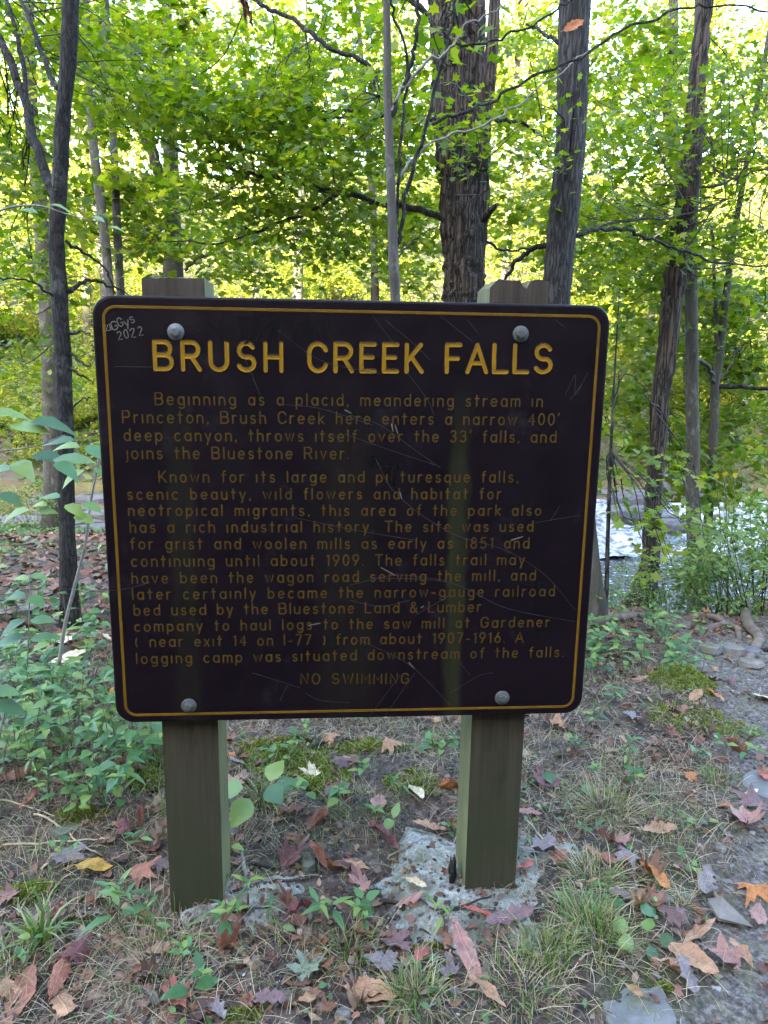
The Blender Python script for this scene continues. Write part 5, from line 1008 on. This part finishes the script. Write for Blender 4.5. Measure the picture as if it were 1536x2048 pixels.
def strawfield(n, box, L, dens, mat, wd, name, el=(-.08, .35)):
    P = scatter(n, *box, rs, dens); P[:, 2] += .004; az = rs.uniform(0, 6.28, n)+2*vn(P[:, 0]*4, P[:, 1]*4, 7); o = link(name, cloud(name, blade_t(wd, .5), P, bladeframes(az, rs.uniform(*el, n), rs), rs.uniform(*L, n), M[mat])); tag(o, kind='stuff')
gd = lambda a, b: np.clip(.5+1.5*fbm(a*2.2, b*2.2, 151, 3), .06, 1)*(1-.93*pathd(a, b+.1))
strawfield(30000, (-1.4, 2.2, .95, 4.0), (.03, .10), gd, 'straw', .019, 'dry_grass')
strawfield(9000, (-1.2, 2.0, .95, 3.6), (.025, .08), lambda a, b: np.clip(.2+1.6*fbm(a*2.6, b*2.6, 161, 3), 0, 1)*(1-.9*pathd(a, b)), 'grass', .02, 'short_grass', (.2, 1.3))
for k_, (tm_, n_) in enumerate(((polar_leaf(901, .3, .3), 330), (polar_leaf(902, -.3, .9), 240), (strip_leaf('oval', 903, .4, .9), 380), (strip_leaf('oak', 904, .2, .4), 260), (strip_leaf('long', 905, .6, 1.6), 260))):
    TF = np.array([t for f in tm_[1] for t in ((f[0], f[1], f[2]),)+(((f[0], f[2], f[3]),) if len(f) == 4 else ())]); litter(n_, (-1.7, 2.4, 1.0, 4.4), (.022, .07), lambda a, b: np.clip(.6+.9*fbm(a*2, b*2, 91, 3), .08, 1)*(1-.6*pathd(a, b)), tm=(tm_[0]+np.array([.4, 0, 0]), TF), sq=(1, 1, 1), tilt=.35, up=.006)
# moss
def moss(px, py, rx, ry, n, label, seed, hgt=.012):
    c = gnd(px, py); cx_ = gnd(px+rx, py); cy_ = gnd(px, py-ry); ax = abs(cx_[0]-c[0]); ay = abs(cy_[1]-c[1]); r2 = np.random.RandomState(seed); a = r2.uniform(0, 6.28, n); q = np.sqrt(r2.rand(n)); lim = 1+.5*vn(a*1.2, a*0+seed, 3)
    P = np.stack([c[0]+ax*q*lim*np.cos(a), c[1]+ay*q*lim*np.sin(a)], -1); P = np.column_stack([P, ground_h(P[:, 0], P[:, 1])+hgt*(1-q**2)*(.6+.8*r2.rand(n))-.002])
    az = r2.uniform(0, 6.28, n); o = link('moss_patch', cloud('moss_patch', (DIA[0]*np.array([1, 1, 1]), DIA[1]), P-c, bladeframes(az, r2.uniform(.1, 1.4, n), r2), r2.uniform(.004, .011, n), M['moss'])); o.location = c; o['kind'] = 'stuff'; tag(o, label, 'moss')
moss(555, 1505, 95, 32, 9000, 'bright green moss patch under the sign near the left post', 1); moss(645, 1560, 60, 36, 6000, 'yellow green moss around the cream leaf between the posts', 2); moss(1365, 1362, 62, 22, 6500, 'bright moss mound on the bank at the right', 3, .05); moss(310, 1545, 42, 42, 4000, 'dark moss beside the left post under the herbs', 4)
moss(160, 1625, 55, 16, 2500, 'thin moss on the stone at the left', 5); moss(50, 1790, 60, 22, 4000, 'moss cushion above the strap leaved tuft', 6); moss(1400, 1440, 90, 26, 5000, 'thin moss across the trodden bank at the right', 7, .004); moss(830, 1560, 60, 24, 3500, 'thin moss left of the right post', 8, .006); moss(860, 1890, 34, 12, 1500, 'small moss patch in front of the broad footing', 9, .006); moss(1330, 1975, 22, 10, 600, 'moss on the rim of the big flat stone', 10, .004); moss(480, 2030, 40, 12, 1500, 'moss at the bottom edge left of middle', 11, .006); moss(740, 1490, 90, 16, 3500, 'moss strip below the middle of the sign', 12, .008)

# stones
def slab(pts, hh, mat, label, seed, name='flat_stone', cat='stone', base=.036):
    P = np.array([gnd(*p) for p in pts]); c = P.mean(0); z0 = gh(c[0], c[1])-base; V = []; K = len(P); r2 = np.random.RandomState(seed); q = []
    for i in range(K):
        a, b = P[i], P[(i+1) % K]
        for t in (0, .33, .66): q.append((a+(b-a)*t)[:2]+r2.normal(0, .004, 2))
    q = np.array(q); m = len(q); rings = [(1.0, 0), (1.0, hh*.75), (.97, hh), (.6, hh+.003), (.3, hh+.001)]
    for s, z in rings: w2 = c[:2]+(q-c[:2])*s; V.append(np.column_stack([w2, z0+z+.010*vn(w2[:, 0]*14, w2[:, 1]*14, seed)]))
    V.append(np.array([[c[0], c[1], z0+hh]])); F = [(i*m+j, i*m+(j+1) % m, (i+1)*m+(j+1) % m, (i+1)*m+j) for i in range(4) for j in range(m)]+[(4*m+j, 4*m+(j+1) % m, 5*m) for j in range(m)]
    V = np.concatenate(V)
    ar = sum(q[i][0]*q[(i+1) % m][1]-q[(i+1) % m][0]*q[i][1] for i in range(m))
    if ar < 0: F = [f[::-1] for f in F]
    tag(obj(name, V-c, F, M[mat], None, False), label, cat).location = c
slab([(1200, 1998), (1240, 1978), (1318, 1968), (1332, 1995), (1350, 2050), (1350, 2090), (1240, 2090), (1215, 2050)], .045, 'slab', 'big flat grey stone set in the ground at the bottom edge', 1)
slab([(1484, 1558), (1545, 1535), (1620, 1545), (1620, 1600), (1540, 1605), (1490, 1585)], .045, 'slab', 'flat grey path slab cut by the right edge', 2)
slab([(1418, 1740), (1445, 1735), (1475, 1757), (1465, 1765), (1425, 1757)], .035, 'slab', 'angular pale stone on the path', 3); slab([(1478, 1768), (1500, 1765), (1510, 1785), (1488, 1788)], .03, 'slab', 'small flat stone right of the angular pale stone', 4)
slab([(1430, 1980), (1458, 1975), (1460, 1995), (1440, 2003)], .03, 'slab', 'small flat grey stone on the gravel near the bottom', 5); slab([(1510, 1968), (1550, 1960), (1560, 1990), (1520, 1990)], .03, 'slab', 'pale stone at the right edge near the bottom', 6); slab([(1380, 2010), (1415, 2020), (1410, 2060), (1390, 2060)], .03, 'slab', 'grey stone half covered by a violet leaf at the bottom right', 7)
slab([(98, 1668), (150, 1645), (185, 1618), (188, 1628), (180, 1645), (120, 1682)], .035, 'greenstone', 'long dark green stone half buried at the left', 8); slab([(598, 1712), (622, 1706), (630, 1740), (604, 1750)], .05, 'greenstone', 'green mossy stone block between the posts', 9, 'stone_block'); slab([(572, 1746), (592, 1744), (594, 1758), (574, 1760)], .03, 'greenstone', 'small mossy stone left of the green block', 10, 'stone_block')
for i, (px, py, wp, hp, mat, lb) in enumerate([(687, 2030, 26, 14, 'stone', 'pale angular pebble at the bottom edge middle'), (568, 2007, 11, 12, 'stone', 'small cream pebble beside the dull purple oak leaf'), (575, 1860, 22, 14, 'stone', 'whitish pebble below the small footing'), (1335, 1802, 20, 12, 'stone', 'round grey pebble beside the rust leaf on the path edge'), (1428, 1818, 0, 0, '', ''), (1530, 1630, 22, 20, 'stone', 'tan rounded stone at the right edge of the path'),
  (1400, 1645, 0, 0, '', ''), (740, 1711, 12, 8, 'stone', 'white pebble on the footing rim'), (465, 1667, 22, 14, 'rock', 'grey pebble beside the left post'), (1420, 1305, 46, 20, 'slab', 'grey rock at the edge of the trodden bank'), (1465, 1308, 60, 22, 'stone', 'low brown rock under the curved root'), (1500, 1310, 40, 18, 'rock', 'dark rock below the curved root at the right'), (1395, 1338, 50, 18, 'stone', 'tan flat rock right of the moss mound'), (1500, 1330, 50, 14, 'stone', 'flat tan rock near the right edge'), (1528, 1322, 26, 16, 'slab', 'pale rock at the right edge below the roots'), (1390, 1985, 18, 10, 'slab', 'little grey stone below the long orange tan leaf'), (1345, 1712, 0, 0, '', ''), (1440, 1700, 20, 10, 'stone', 'flat pale pebble above the angular pale stone'), (1475, 1715, 0, 0, '', '')]):
    if not wp: continue
    p = gnd(px, py); D = np.linalg.norm(p-[0, 0, HC])/FPX; w_, h_ = wp*D, hp*D*1.2; o = link('stone', rock_mesh(w_/2, w_/2.4, h_/2, 50+i, 9, 5, .5, M[mat])); o.location = p+[0, 0, h_*.15]; tag(o, lb, 'stone')
M['acorn'] = simple('pale_acorn_shell', (.42, .34, .26), .5, .2, 40)
for px, py, lb in ((870, 1924, 'pale acorn next to the bright rust curled leaf'), (912, 1860, 'acorn on the footing below the right post'), (600, 1868, 'small acorn below the small pale footing')):
    p = gnd(px, py); V, F = [], []; pr = [(0.0008, .0), (.005, .002), (.0072, .007), (.0074, .011), (.0085, .0112), (.008, .015), (.004, .018), (.001, .019)]
    ro = empty('acorn', tuple(p+[0, 0, .007]), 0, lb, 'acorn'); ro.rotation_euler = (1.3, .3, px)
    for nm, a, b, mt in (('nut', 0, 4, 'acorn'), ('cap', 4, 8, 'bark_pale')):
        V = [(r*math.cos(t), r*math.sin(t), z-.008) for r, z in pr[a:b] for t in np.linspace(0, 6.2832, 13)[:-1]]; m = b-a; F = [(i*12+j, i*12+(j+1) % 12, (i+1)*12+(j+1) % 12, (i+1)*12+j) for i in range(m-1) for j in range(12)]+[tuple(range(12))[::-1], tuple((m-1)*12+j for j in range(12))]
        obj(nm, V, F, M[mt], ro)
# sticks, roots and a bark piece
def stick(pts, wpx, mat, label, name='stick', cat='stick', lift=.006, n=7, taper=.55, wig=.004, sink=None):
    P = np.array([gnd(*p) for p in pts]); P[:, 2] += lift
    if sink: P[0, 2] -= sink; P[-1, 2] -= sink
    D = np.linalg.norm(P-[0, 0, HC], axis=1).mean()/FPX; Q = spline(P, 6); s = np.arange(len(Q)); Q = Q+wig*np.stack([vn(s*.8, s*0+wpx), vn(s*.8, s*0+5+wpx), vn(s*.8, s*0+9)], -1); c = Q[0].copy()
    mb = MB(); k = len(Q); r = wpx/2*D*np.linspace(1, taper, k); mb.tube(Q-c, r, n, bump=[1+.25*vn(np.arange(n)*1.7, np.full(n, i*.25), 3) for i in range(k)]); o = mb.build(name, M[mat], None); o.location = c; return tag(o, label, cat)
M['root'] = simple('worn_root_bark', (.13, .10, .078), .8, .5, 25, .6, .006)
for a in [([(492, 1762), (486, 1720), (482, 1690)], 8, 'twig_pale', 'pale stick standing by the left post'), ([(540, 1768), (580, 1765), (622, 1760)], 7, 'twig', 'dark stick below the dark red crumpled leaf'), ([(460, 1790), (495, 1778), (526, 1764)], 5, 'twig', 'thin stick lying on the small footing'), ([(500, 1730), (535, 1735), (580, 1745)], 9, 'twig', 'thick dark stick right of the pale stick'),
 ([(775, 1720), (810, 1700), (845, 1680)], 4, 'twig_pale', 'thin pale stalk behind the broad footing'), ([(880, 1830), (940, 1810), (990, 1792)], 5, 'twig', 'dark twig below the front face of the right post'), ([(835, 1800), (870, 1822), (930, 1822), (1000, 1826)], 4, 'twig', 'long thin twig across the broad footing'), ([(840, 1860), (880, 1890), (920, 1905)], 4, 'twig', 'thin twig in front of the broad footing'),
 ([(760, 1806), (790, 1808), (810, 1812)], 9, 'twig', 'short dark stick at the left rim of the broad footing'), ([(0, 1695), (80, 1690), (170, 1683), (220, 1680)], 4, 'straw_s', 'long pale straw lying level across the dark soil'), ([(70, 1630), (120, 1655), (160, 1690), (205, 1715)], 4, 'straw_s', 'pale straw crossing the level one at the left'), ([(90, 1552), (120, 1565), (146, 1580)], 10, 'root', 'short pale stick under the herbs at the left'), ([(0, 1602), (60, 1618), (120, 1640)], 3, 'straw_s', 'thin curved straw above the long green stone'),
 ([(1050, 1640), (1085, 1680), (1120, 1712)], 4, 'straw_s', 'long straw leaning to the greyish violet holed leaf'), ([(1215, 1575), (1260, 1582), (1310, 1600)], 5, 'twig', 'dark twig in the grass right of the wavy leaf'), ([(1165, 1325), (1230, 1308), (1300, 1308), (1400, 1318)], 4, 'grass_s', 'long green stem lying over the litter at the right'), ([(1322, 1885), (1345, 1900), (1358, 1905)], 11, 'root', 'short brown stick above the violet leaves'), ([(1268, 1790), (1272, 1775), (1276, 1765)], 7, 'root', 'reddish broken stick near the dark folded leaf'),
 ([(850, 2030), (870, 2010), (885, 2000)], 4, 'twig_pale', 'small grey twig at the bottom right of middle'), ([(1415, 1850), (1440, 1846), (1480, 1862)], 3, 'twig', 'thin twig lying by the folded bark piece'), ([(690, 1790), (730, 1800), (770, 1803)], 5, 'twig', 'dark twig between the two footings'), ([(440, 1812), (490, 1822), (540, 1818)], 6, 'twig', 'dark stick lying at the front of the small footing'), ([(540, 1655), (580, 1640), (612, 1632)], 4, 'twig', 'dark twig in the dry grass between the posts'), ([(560, 1490), (600, 1500), (650, 1488)], 9, 'bark_dark', 'curled bark strip on the moss near the sign bottom')]:
    M.setdefault('straw_s', simple('pale_straw', (.42, .35, .22), .7, .2, 30)); M.setdefault('grass_s', simple('green_stem', (.16, .22, .06), .6, .2, 30)); stick(*a)
for a in [([(1545, 1212), (1510, 1212), (1492, 1232), (1500, 1262), (1518, 1285), (1508, 1305), (1485, 1335)], 22, 'root', 'thick curved tree root twisting down to the path at the right edge'), ([(1502, 1300), (1520, 1312), (1530, 1318)], 12, 'root', 'short root branching off the thick curved one'), ([(1130, 1262), (1190, 1252), (1250, 1240), (1300, 1228)], 26, 'root', 'long low root beside the right edge of the sign'), ([(1170, 1240), (1230, 1235), (1290, 1222)], 14, 'root', 'slimmer root behind the long low root'), ([(1380, 1232), (1420, 1238), (1465, 1252)], 14, 'root', 'root above the dark hollow in the bank'), ([(1410, 1262), (1440, 1256), (1472, 1262), (1478, 1280)], 14, 'root', 'hooped root below the dark hollow'), ([(1545, 1300), (1515, 1308), (1490, 1318)], 9, 'bark_dark', 'dark root at the right edge under the curved one')]:
    stick(*a, name='tree_root', cat='root', lift=.02, n=10, sink=.03, wig=.008)
P = [gnd(1412, 1812), gnd(1436, 1850), gnd(1490, 1862), gnd(1440, 1822)]
V = np.array([P[0], P[1], P[2]+[.02, .0, 0], P[3]+[0, 0, .03], P[0]+[0, 0, .01], P[1]+[0, 0, .008]])+[0, 0, .012]; tag(obj('bark_piece', V-V[0], [(0, 1, 2, 3), (3, 2, 5, 4)], M['stone'], None, False), 'folded pale bark piece lying on the gravel at the right', 'bark').location = V[0]
M['char'] = simple('charred_wood', (.012, .010, .010), .7, .4, 60, .8, .01)
mb = MB(); p = gnd(905, 1760)
for i in range(14):
    a = random.Random(i).uniform(-.6, .6); b = p+np.array([.0+.003*(i % 5)-.006, -.01+.008*(i % 6), 0]); h_ = .03+.05*((i*7) % 5)/5; mb.tube(np.array([b, b+[-.006*a, 0, h_*.6], b+[.008*a, .002, h_]]), [.0045, .0035, .001], 5)
tag(mb.build('charred_splinters', M['char']), 'black charred splinters against the left side of the right post foot', 'splinters')

# ------------------------------------------------------------------ herbs and saplings with separate leaves
LB = {}
def leafbase(kind):
    if kind not in LB:
        if kind == 'lance': t = OVATE[0]*np.array([1, .55, 1])
        elif kind == 'heart': t = OVATE[0]*np.array([1, 1.5, 1])
        else: t = OVATE[0]*np.array([1, 1.08, 1])
        a = t.copy(); a[:, 2] -= .18*a[:, 0]**2; LB[kind] = [mesh_np('leaf', a*np.array([1, 1, f]), OVATE[1], M['herb'], False) for f in (.6, 1.3)]
        for me in LB[kind]: me.polygons.foreach_set('use_smooth', np.ones(len(me.polygons), bool))
    return LB[kind]
def put_leaf(root, base, p, T, nrm, s, i):
    T = unit(np.array(T, float)); nrm = unit(np.array(nrm, float)); Rm = frames(nrm[None], T[None])[0]; m4 = Matrix.Identity(4)
    for a in range(3):
        for b in range(3): m4[a][b] = float(Rm[a][b]*s)
        m4[a][3] = float(p[a])
    l = link('leaf', base[i % 2], root); l.matrix_local = m4
def herb(px, py, h_, pairs, L, kind, label, group=None, seed=1, lean=(0, 0), name='herb_plant', top=True, stem=.0022, cat='plant', p=None):
    r2 = np.random.RandomState(seed); p = gnd(px, py) if p is None else p; root = empty(name, tuple(p), 0, label, cat, group); base = leafbase(kind)
    tip = np.array([lean[0]+r2.normal(0, .04), lean[1]+r2.normal(0, .04), h_]); mid = tip*.5+np.array([r2.normal(0, .02), r2.normal(0, .02), .02*h_]); Q = spline(np.array([[0, 0, -.02], mid, tip]), 5); mb = MB(); mb.tube(Q, np.linspace(stem, stem*.5, len(Q)), 4); mb.build('stem', M['stem'], root)
    a0 = r2.uniform(0, 6.28); k = 0
    for j in range(pairs):
        t = .35+.65*(j+1)/pairs if pairs > 1 else 1; q = Q[min(len(Q)-1, int(t*(len(Q)-1)))]; a0 += 1.57+r2.normal(0, .2); sz = L*(1.1-.45*(t-.35))*r2.uniform(.8, 1.15)
        for sgn in (0, math.pi):
            a = a0+sgn+r2.normal(0, .25); el = r2.uniform(-.15, .35); T = np.array([math.cos(a)*math.cos(el), math.sin(a)*math.cos(el), math.sin(el)]); put_leaf(root, base, q+T*L*.12, T, [-T[0]*.3+r2.normal(0, .25), -T[1]*.3+r2.normal(0, .25)-.12, 1], sz, k); k += 1
    if top:
        for j in range(3): a = a0+2.1*j; put_leaf(root, base, Q[-1], [math.cos(a), math.sin(a), .6], [-math.cos(a)*.5, -math.sin(a)*.5, 1], L*.5, k); k += 1
    return root
M['stem'] = simple('herb_stem', (.09, .09, .04), .6, .3, 40)
r3 = np.random.RandomState(9); G1 = 'herbs of the left undergrowth'
for i in range(100):
    px = r3.uniform(-30, 235) if i < 80 else r3.uniform(180, 325); py = r3.uniform(1390, 1640) if i < 80 else r3.uniform(1490, 1620)
    if px > 200 and py < 1460: py += 90
    hh_ = r3.uniform(.10, .30)
    herb(px, py, hh_, r3.randint(2, 5), r3.uniform(.035, .075), 'ovate' if i % 3 else 'lance', ('tall' if hh_ > .2 else 'low')+' leafy herb, '+('front' if py > 1560 else 'middle' if py > 1470 else 'back')+' of left undergrowth, '+('at the left edge' if px < 40 else 'a little in from the left edge' if px < 120 else 'midway between left edge and post' if px < 210 else 'close to the left post'), G1, 40+i)
for i in range(30):
    px = r3.uniform(-60, 200); y_ = r3.uniform(2.7, 3.9); p = at(px, 1300, y_); p[2] = gh(p[0], p[1])
    herb(0, 0, r3.uniform(.12, .32), r3.randint(2, 5), r3.uniform(.05, .09), 'ovate', 'leafy herb in the litter behind the left undergrowth, '+('at the left edge' if px < 30 else 'left of the slim trunk' if px < 110 else 'beside the slim trunk' if px < 160 else 'next to the sign')+(', farther back' if y_ > 3.3 else ', nearer'), 'herbs in the litter at the left', 140+i, p=p)
for i in range(44):
    px = r3.uniform(1170, 1420); y_ = r3.uniform(3.1, 3.9); p = at(px, 1300, y_); p[2] = gh(p[0], p[1])
    herb(0, 0, r3.uniform(.06, .20), r3.randint(2, 4), r3.uniform(.035, .07), 'ovate', 'small herb on the right bank, '+('touching the sign edge' if px < 1220 else 'left of the moss mound' if px < 1300 else 'behind the moss mound' if px < 1370 else 'by the trodden bank')+(', far row' if y_ > 3.6 else ', middle row' if y_ > 3.35 else ', near row'), 'herbs on the bank at the right', 240+i, p=p)
HP = [(262, 1868, .13, 3, .075, 'lance', 'narrow leaved herb with pink buds left of the left post foot'), (228, 1840, .10, 2, .07, 'lance', 'narrow leaved herb at the left of the pink budded one'), (330, 1862, .07, 2, .05, 'lance', 'small narrow leaved herb touching the left post foot'), (428, 1880, .17, 4, .055, 'lance', 'upright green herb in front of the right edge of the left post'), (480, 1880, .11, 3, .04, 'lance', 'pale green herb right of the upright one'),
 (642, 1818, .09, 3, .065, 'lance', 'bushy small herb in front of the small footing'), (692, 1850, .08, 3, .045, 'ovate', 'small round leaved herb right of the bushy one'), (735, 1865, .08, 3, .03, 'ovate', 'light green sprig below the dull pinkish leaf'), (570, 1880, .06, 2, .045, 'lance', 'pale green seedling below the rolled dark red leaf'), (885, 1865, .07, 2, .055, 'lance', 'light green seedling on the footing left of the oak leaf'),
 (460, 1700, .05, 2, .045, 'ovate', 'three leaved seedling beside the left post'), (610, 1640, .12, 2, .06, 'ovate', 'bluish herb right of the round leaved herb'), (680, 1630, .12, 3, .05, 'ovate', 'bluish herb above the dry grass between the posts'), (735, 1655, .05, 2, .05, 'ovate', 'low broad leaved seedling between the posts'), (580, 1530, .06, 3, .035, 'ovate', 'small bluish herb on the moss under the sign'), (545, 1530, .05, 2, .035, 'ovate', 'tiny herb on the moss left of the small bluish one'),
 (720, 1560, .06, 3, .035, 'ovate', 'small herb right of the dark purple leaf'), (810, 1600, .05, 2, .04, 'lance', 'light green herb beside the cream curled leaf'), (880, 1530, .09, 3, .04, 'ovate', 'herb behind the left face of the right post'), (840, 1500, .06, 2, .05, 'ovate', 'broad leaved herb below the sign near the right post'), (600, 1475, .05, 2, .04, 'ovate', 'pale herb just under the bottom edge of the sign'), (1180, 1660, .04, 2, .045, 'lance', 'small bluish herb right of the greyish violet leaf'),
 (1245, 1530, .09, 4, .045, 'lance', 'many leaved herb in the middle of the right side'), (1170, 1460, .07, 3, .05, 'lance', 'green herb just below the bottom right corner of the sign'), (1230, 1400, .07, 4, .055, 'lance', 'low rosette herb right of the sign corner'), (1270, 1560, .06, 2, .05, 'ovate', 'dark green leaved herb right of the wavy leaf'), (1140, 1500, .05, 3, .035, 'ovate', 'little herb cluster right of the right post'), (1195, 1545, .05, 3, .03, 'ovate', 'seedling cluster above the wavy leaf'), (1400, 1530, .06, 3, .035, 'ovate', 'small herb left of the glossy brown leaf'),
 (1440, 1510, .07, 2, .045, 'ovate', 'bluish herb left of the glossy dark leaf'), (1500, 1520, .06, 2, .045, 'ovate', 'herb right of the glossy dark leaf'), (1430, 1670, .02, 3, .03, 'heart', 'round leaved seedling at the edge of the gravel'), (1380, 1745, .03, 4, .025, 'heart', 'small clover like plant above the grey purple oak leaf'), (1310, 1800, .02, 2, .03, 'heart', 'tiny green seedling between the fallen leaves on the path edge'), (410, 2005, .05, 2, .06, 'ovate', 'light green herb at the bottom edge right of the red star leaf'), (225, 1628, .09, 1, .05, 'ovate', 'two leaved seedling over the dark soil at the left'),
 (290, 1700, .05, 3, .045, 'lance', 'bluish herb beside the rust maple leaf'), (100, 1700, .04, 2, .03, 'ovate', 'tiny herb on the dark soil at the left'), (850, 1660, .03, 2, .03, 'ovate', 'tiny bluish seedling above the tan oak leaf'), (30, 1900, .06, 3, .03, 'ovate', 'small pale plant at the left edge beside the strap leaved tuft'), (415, 1935, .04, 4, .03, 'ovate', 'low creeping herb below the upright green herb'), (1490, 1470, .05, 3, .035, 'lance', 'small herb near the right edge above the glossy leaf')]
for i, (px, py, h_, pr, L, kd, lb) in enumerate(HP): herb(px, py, h_, pr, L, kd, lb, None, 600+i)
def broad(px, py, n, L, h_, label, seed):
    r2 = np.random.RandomState(seed); p = gnd(px, py); root = empty('broad_leaved_herb', tuple(p), 0, label, 'plant'); base = leafbase('heart'); mb = MB()
    for i in range(n):
        a = 6.28*i/n+r2.normal(0, .3); e = np.array([math.cos(a)*L*.6, math.sin(a)*L*.6, h_*r2.uniform(.6, 1.1)]); mb.tube(spline(np.array([[0, 0, -.01], e*[.3, .3, .7], e]), 3), [.002]*7, 4); put_leaf(root, base, e, [math.cos(a), math.sin(a), -.1], [r2.normal(0, .3), -.45+r2.normal(0, .2), 1], L*r2.uniform(.8, 1.1), i)
    mb.build('stalks', M['stem'], root)['kind'] = 'stuff'
broad(520, 1620, 5, .085, .10, 'round leaved herb with large bluish leaves right of the left post', 1); broad(1290, 1895, 4, .05, .03, 'violet plant with round leaves above the big flat stone', 2); broad(1265, 1850, 3, .05, .03, 'pale round leaved plant at the right of the green tufts', 3); broad(1135, 1590, 3, .07, .02, 'wavy edged bluish green plant right of the right post', 4); broad(845, 1925, 4, .025, .015, 'small round leaved plant under the bright rust leaf', 5); broad(170, 1600, 3, .05, .08, 'round leaved herb above the long green stone', 6); broad(360, 1500, 3, .07, .10, 'broad leaved herb behind the left post below the sign', 7)
# sapling at the left whose leafy shoots cross the slim trunk
def leafy_shoot(pts, ys, wpx, leaves, label, seed, name='sapling', kind='ovate', L0=None):
    P = np.array([at(a, b, y_) for (a, b), y_ in zip(pts, ys)]); Q = spline(P, 6); b0 = np.array([P[0][0], P[0][1], gh(P[0][0], P[0][1])]) if P[0][2]-gh(P[0][0], P[0][1]) < .6 else P[0]
    root = empty(name, tuple(b0), 0, label, 'plant'); mb = MB(); D = np.linalg.norm(P-[0, 0, HC], axis=1).mean()/FPX; mb.tube(Q-b0, np.linspace(wpx, wpx*.4, len(Q))/2*D, 6); mb.build('stem', M['twig_pale'], root); base = leafbase(kind)
    for i, (a, b, y_, ln, dx, dz) in enumerate(leaves):
        p = at(a, b, y_); T = np.array([dx, -.15+.5*math.sin(i*2.3), dz]); put_leaf(root, base, p-b0, T, [.15*math.sin(i), -.35, 1], ln/FPX*y_*1.1, i)
leafy_shoot([(118, 1330), (130, 1250), (150, 1170), (172, 1080), (182, 1000), (196, 930), (203, 880)], [2.5]*7, 8, [(150, 880, 2.4, 62, -1, .1), (160, 895, 2.5, 55, -.7, -.6), (175, 890, 2.4, 60, .7, .2), (185, 900, 2.45, 60, .5, -.9), (190, 935, 2.5, 50, .6, -.9), (170, 940, 2.4, 50, -.7, -.5), (120, 995, 2.4, 45, -1, 0), (130, 1010, 2.4, 50, .8, -.2), (165, 1005, 2.4, 45, .9, -.1), (95, 1012, 2.4, 40, -.9, -.3), (150, 1030, 2.4, 50, .9, .1), (60, 1020, 2.4, 60, -.8, -.5), (75, 1022, 2.4, 40, .6, -.6)], 'bare stemmed sapling with a few hanging leaves next to the left edge of the sign', 1)
leafy_shoot([(-40, 905), (20, 900), (80, 890), (130, 870)], [2.0, 2.0, 2.0, 2.0], 4, [(20, 850, 2.0, 78, .9, .05), (60, 845, 2.0, 80, 1, .05), (-10, 870, 2.0, 60, -1, 0), (60, 915, 2.05, 75, .9, .1), (105, 920, 2.05, 80, 1, 0), (30, 925, 2.0, 66, .7, -.25), (20, 940, 2., 60, -.8, -.3), (110, 925, 2.0, 60, .8, -.5), (0, 985, 2.0, 55, .8, -.2), (-20, 830, 2.0, 70, .8, .2)], 'broad bluish leaves on a shoot reaching in from the left edge', 2)
leafy_shoot([(-40, 440), (20, 415), (80, 412), (140, 430), (200, 445)], [2.4]*5, 4, [(0, 415, 2.4, 40, -.6, -.3), (100, 410, 2.4, 34, .9, -.1), (185, 432, 2.4, 30, 1, .1), (215, 455, 2.4, 30, 1, .1), (40, 420, 2.4, 40, .5, -.5)], 'thin shoot with bluish leaves crossing the slim dark trunk at upper left', 3)
leafy_shoot([(55, 1330), (58, 1240), (60, 1130), (58, 1100)], [2.6]*4, 3, [(60, 1150, 2.6, 36, .8, .1), (55, 1160, 2.6, 36, -.8, .1), (60, 1190, 2.6, 45, .9, 0), (52, 1195, 2.6, 50, -.9, 0), (60, 1240, 2.6, 50, .9, 0), (52, 1240, 2.6, 55, -.9, 0), (60, 1280, 2.6, 55, .9, .1), (50, 1275, 2.6, 60, -.9, 0)], 'slender upright seedling in the left undergrowth', 4)
leafy_shoot([(-10, 1560), (0, 1470), (15, 1400)], [1.75]*3, 5, [(-20, 1380, 1.7, 60, .8, .3), (-15, 1410, 1.7, 66, .7, -.6), (10, 1350, 1.7, 50, -.6, .4)], 'big light green leaves cut off by the left edge', 5)
M['petal'] = simple('yellow_petal', (.55, .42, .02), .5, .1, 20); mb = MB()
fl = empty('wild_sunflower', tuple(at(1440, 1180, 5.2)*[1, 1, 0]+[0, 0, gh(*at(1440, 1180, 5.2)[:2])]), 0, 'tall plant with small yellow flowers in front of the twin thin trunks', 'plant'); b0 = np.array(fl.location)
for px, py in ((1432, 952), (1450, 948), (1470, 950), (1396, 1020)):
    c = at(px, py, 5.2)-b0; st = MB(); st.tube(spline(np.array([[0, 0, 0], c*[.6, .6, .6]+[.03, 0, 0], c]), 5), [.004]*10+[.002], 4); st.build('stem', M['stem'], fl); f2 = MB()
    for j in range(8): a = .785*j; f2.add(c+np.array([(0, 0, 0), (.012*math.cos(a-.3), -.004, .012*math.sin(a-.3)), (.026*math.cos(a), .0, .026*math.sin(a)), (.012*math.cos(a+.3), -.004, .012*math.sin(a+.3))]), [(0, 1, 2, 3)])
    f2.build('flower', M['petal'], fl)
# the wood behind the viewer (it shades the sign's face)
for i, (x_, y_) in enumerate(((-5.5, -5), (-2.0, -6.5), (1.8, -5.5), (5.2, -6.5), (-7.5, -10), (-3.6, -11), (.2, -10.5), (4, -11), (8, -10), (-9, -4), (9, -3))): far_tree(x_, y_, 1.0, i*1.7, i % 4, 'tree of the wood behind the viewer', 'trees behind the viewer')
# undercut hollow edge and small ground cover near
litter(1500, (-1.5, 2.2, 1.0, 4.0), (.010, .028), lambda a, b: np.clip(.1+1.6*fbm(a*2.4, b*2.4, 171, 3), 0, 1)*(1-.9*pathd(a, b)), tm=OVATE, mat='herb_c', name='ground_cover', up=.012, tilt=.5)
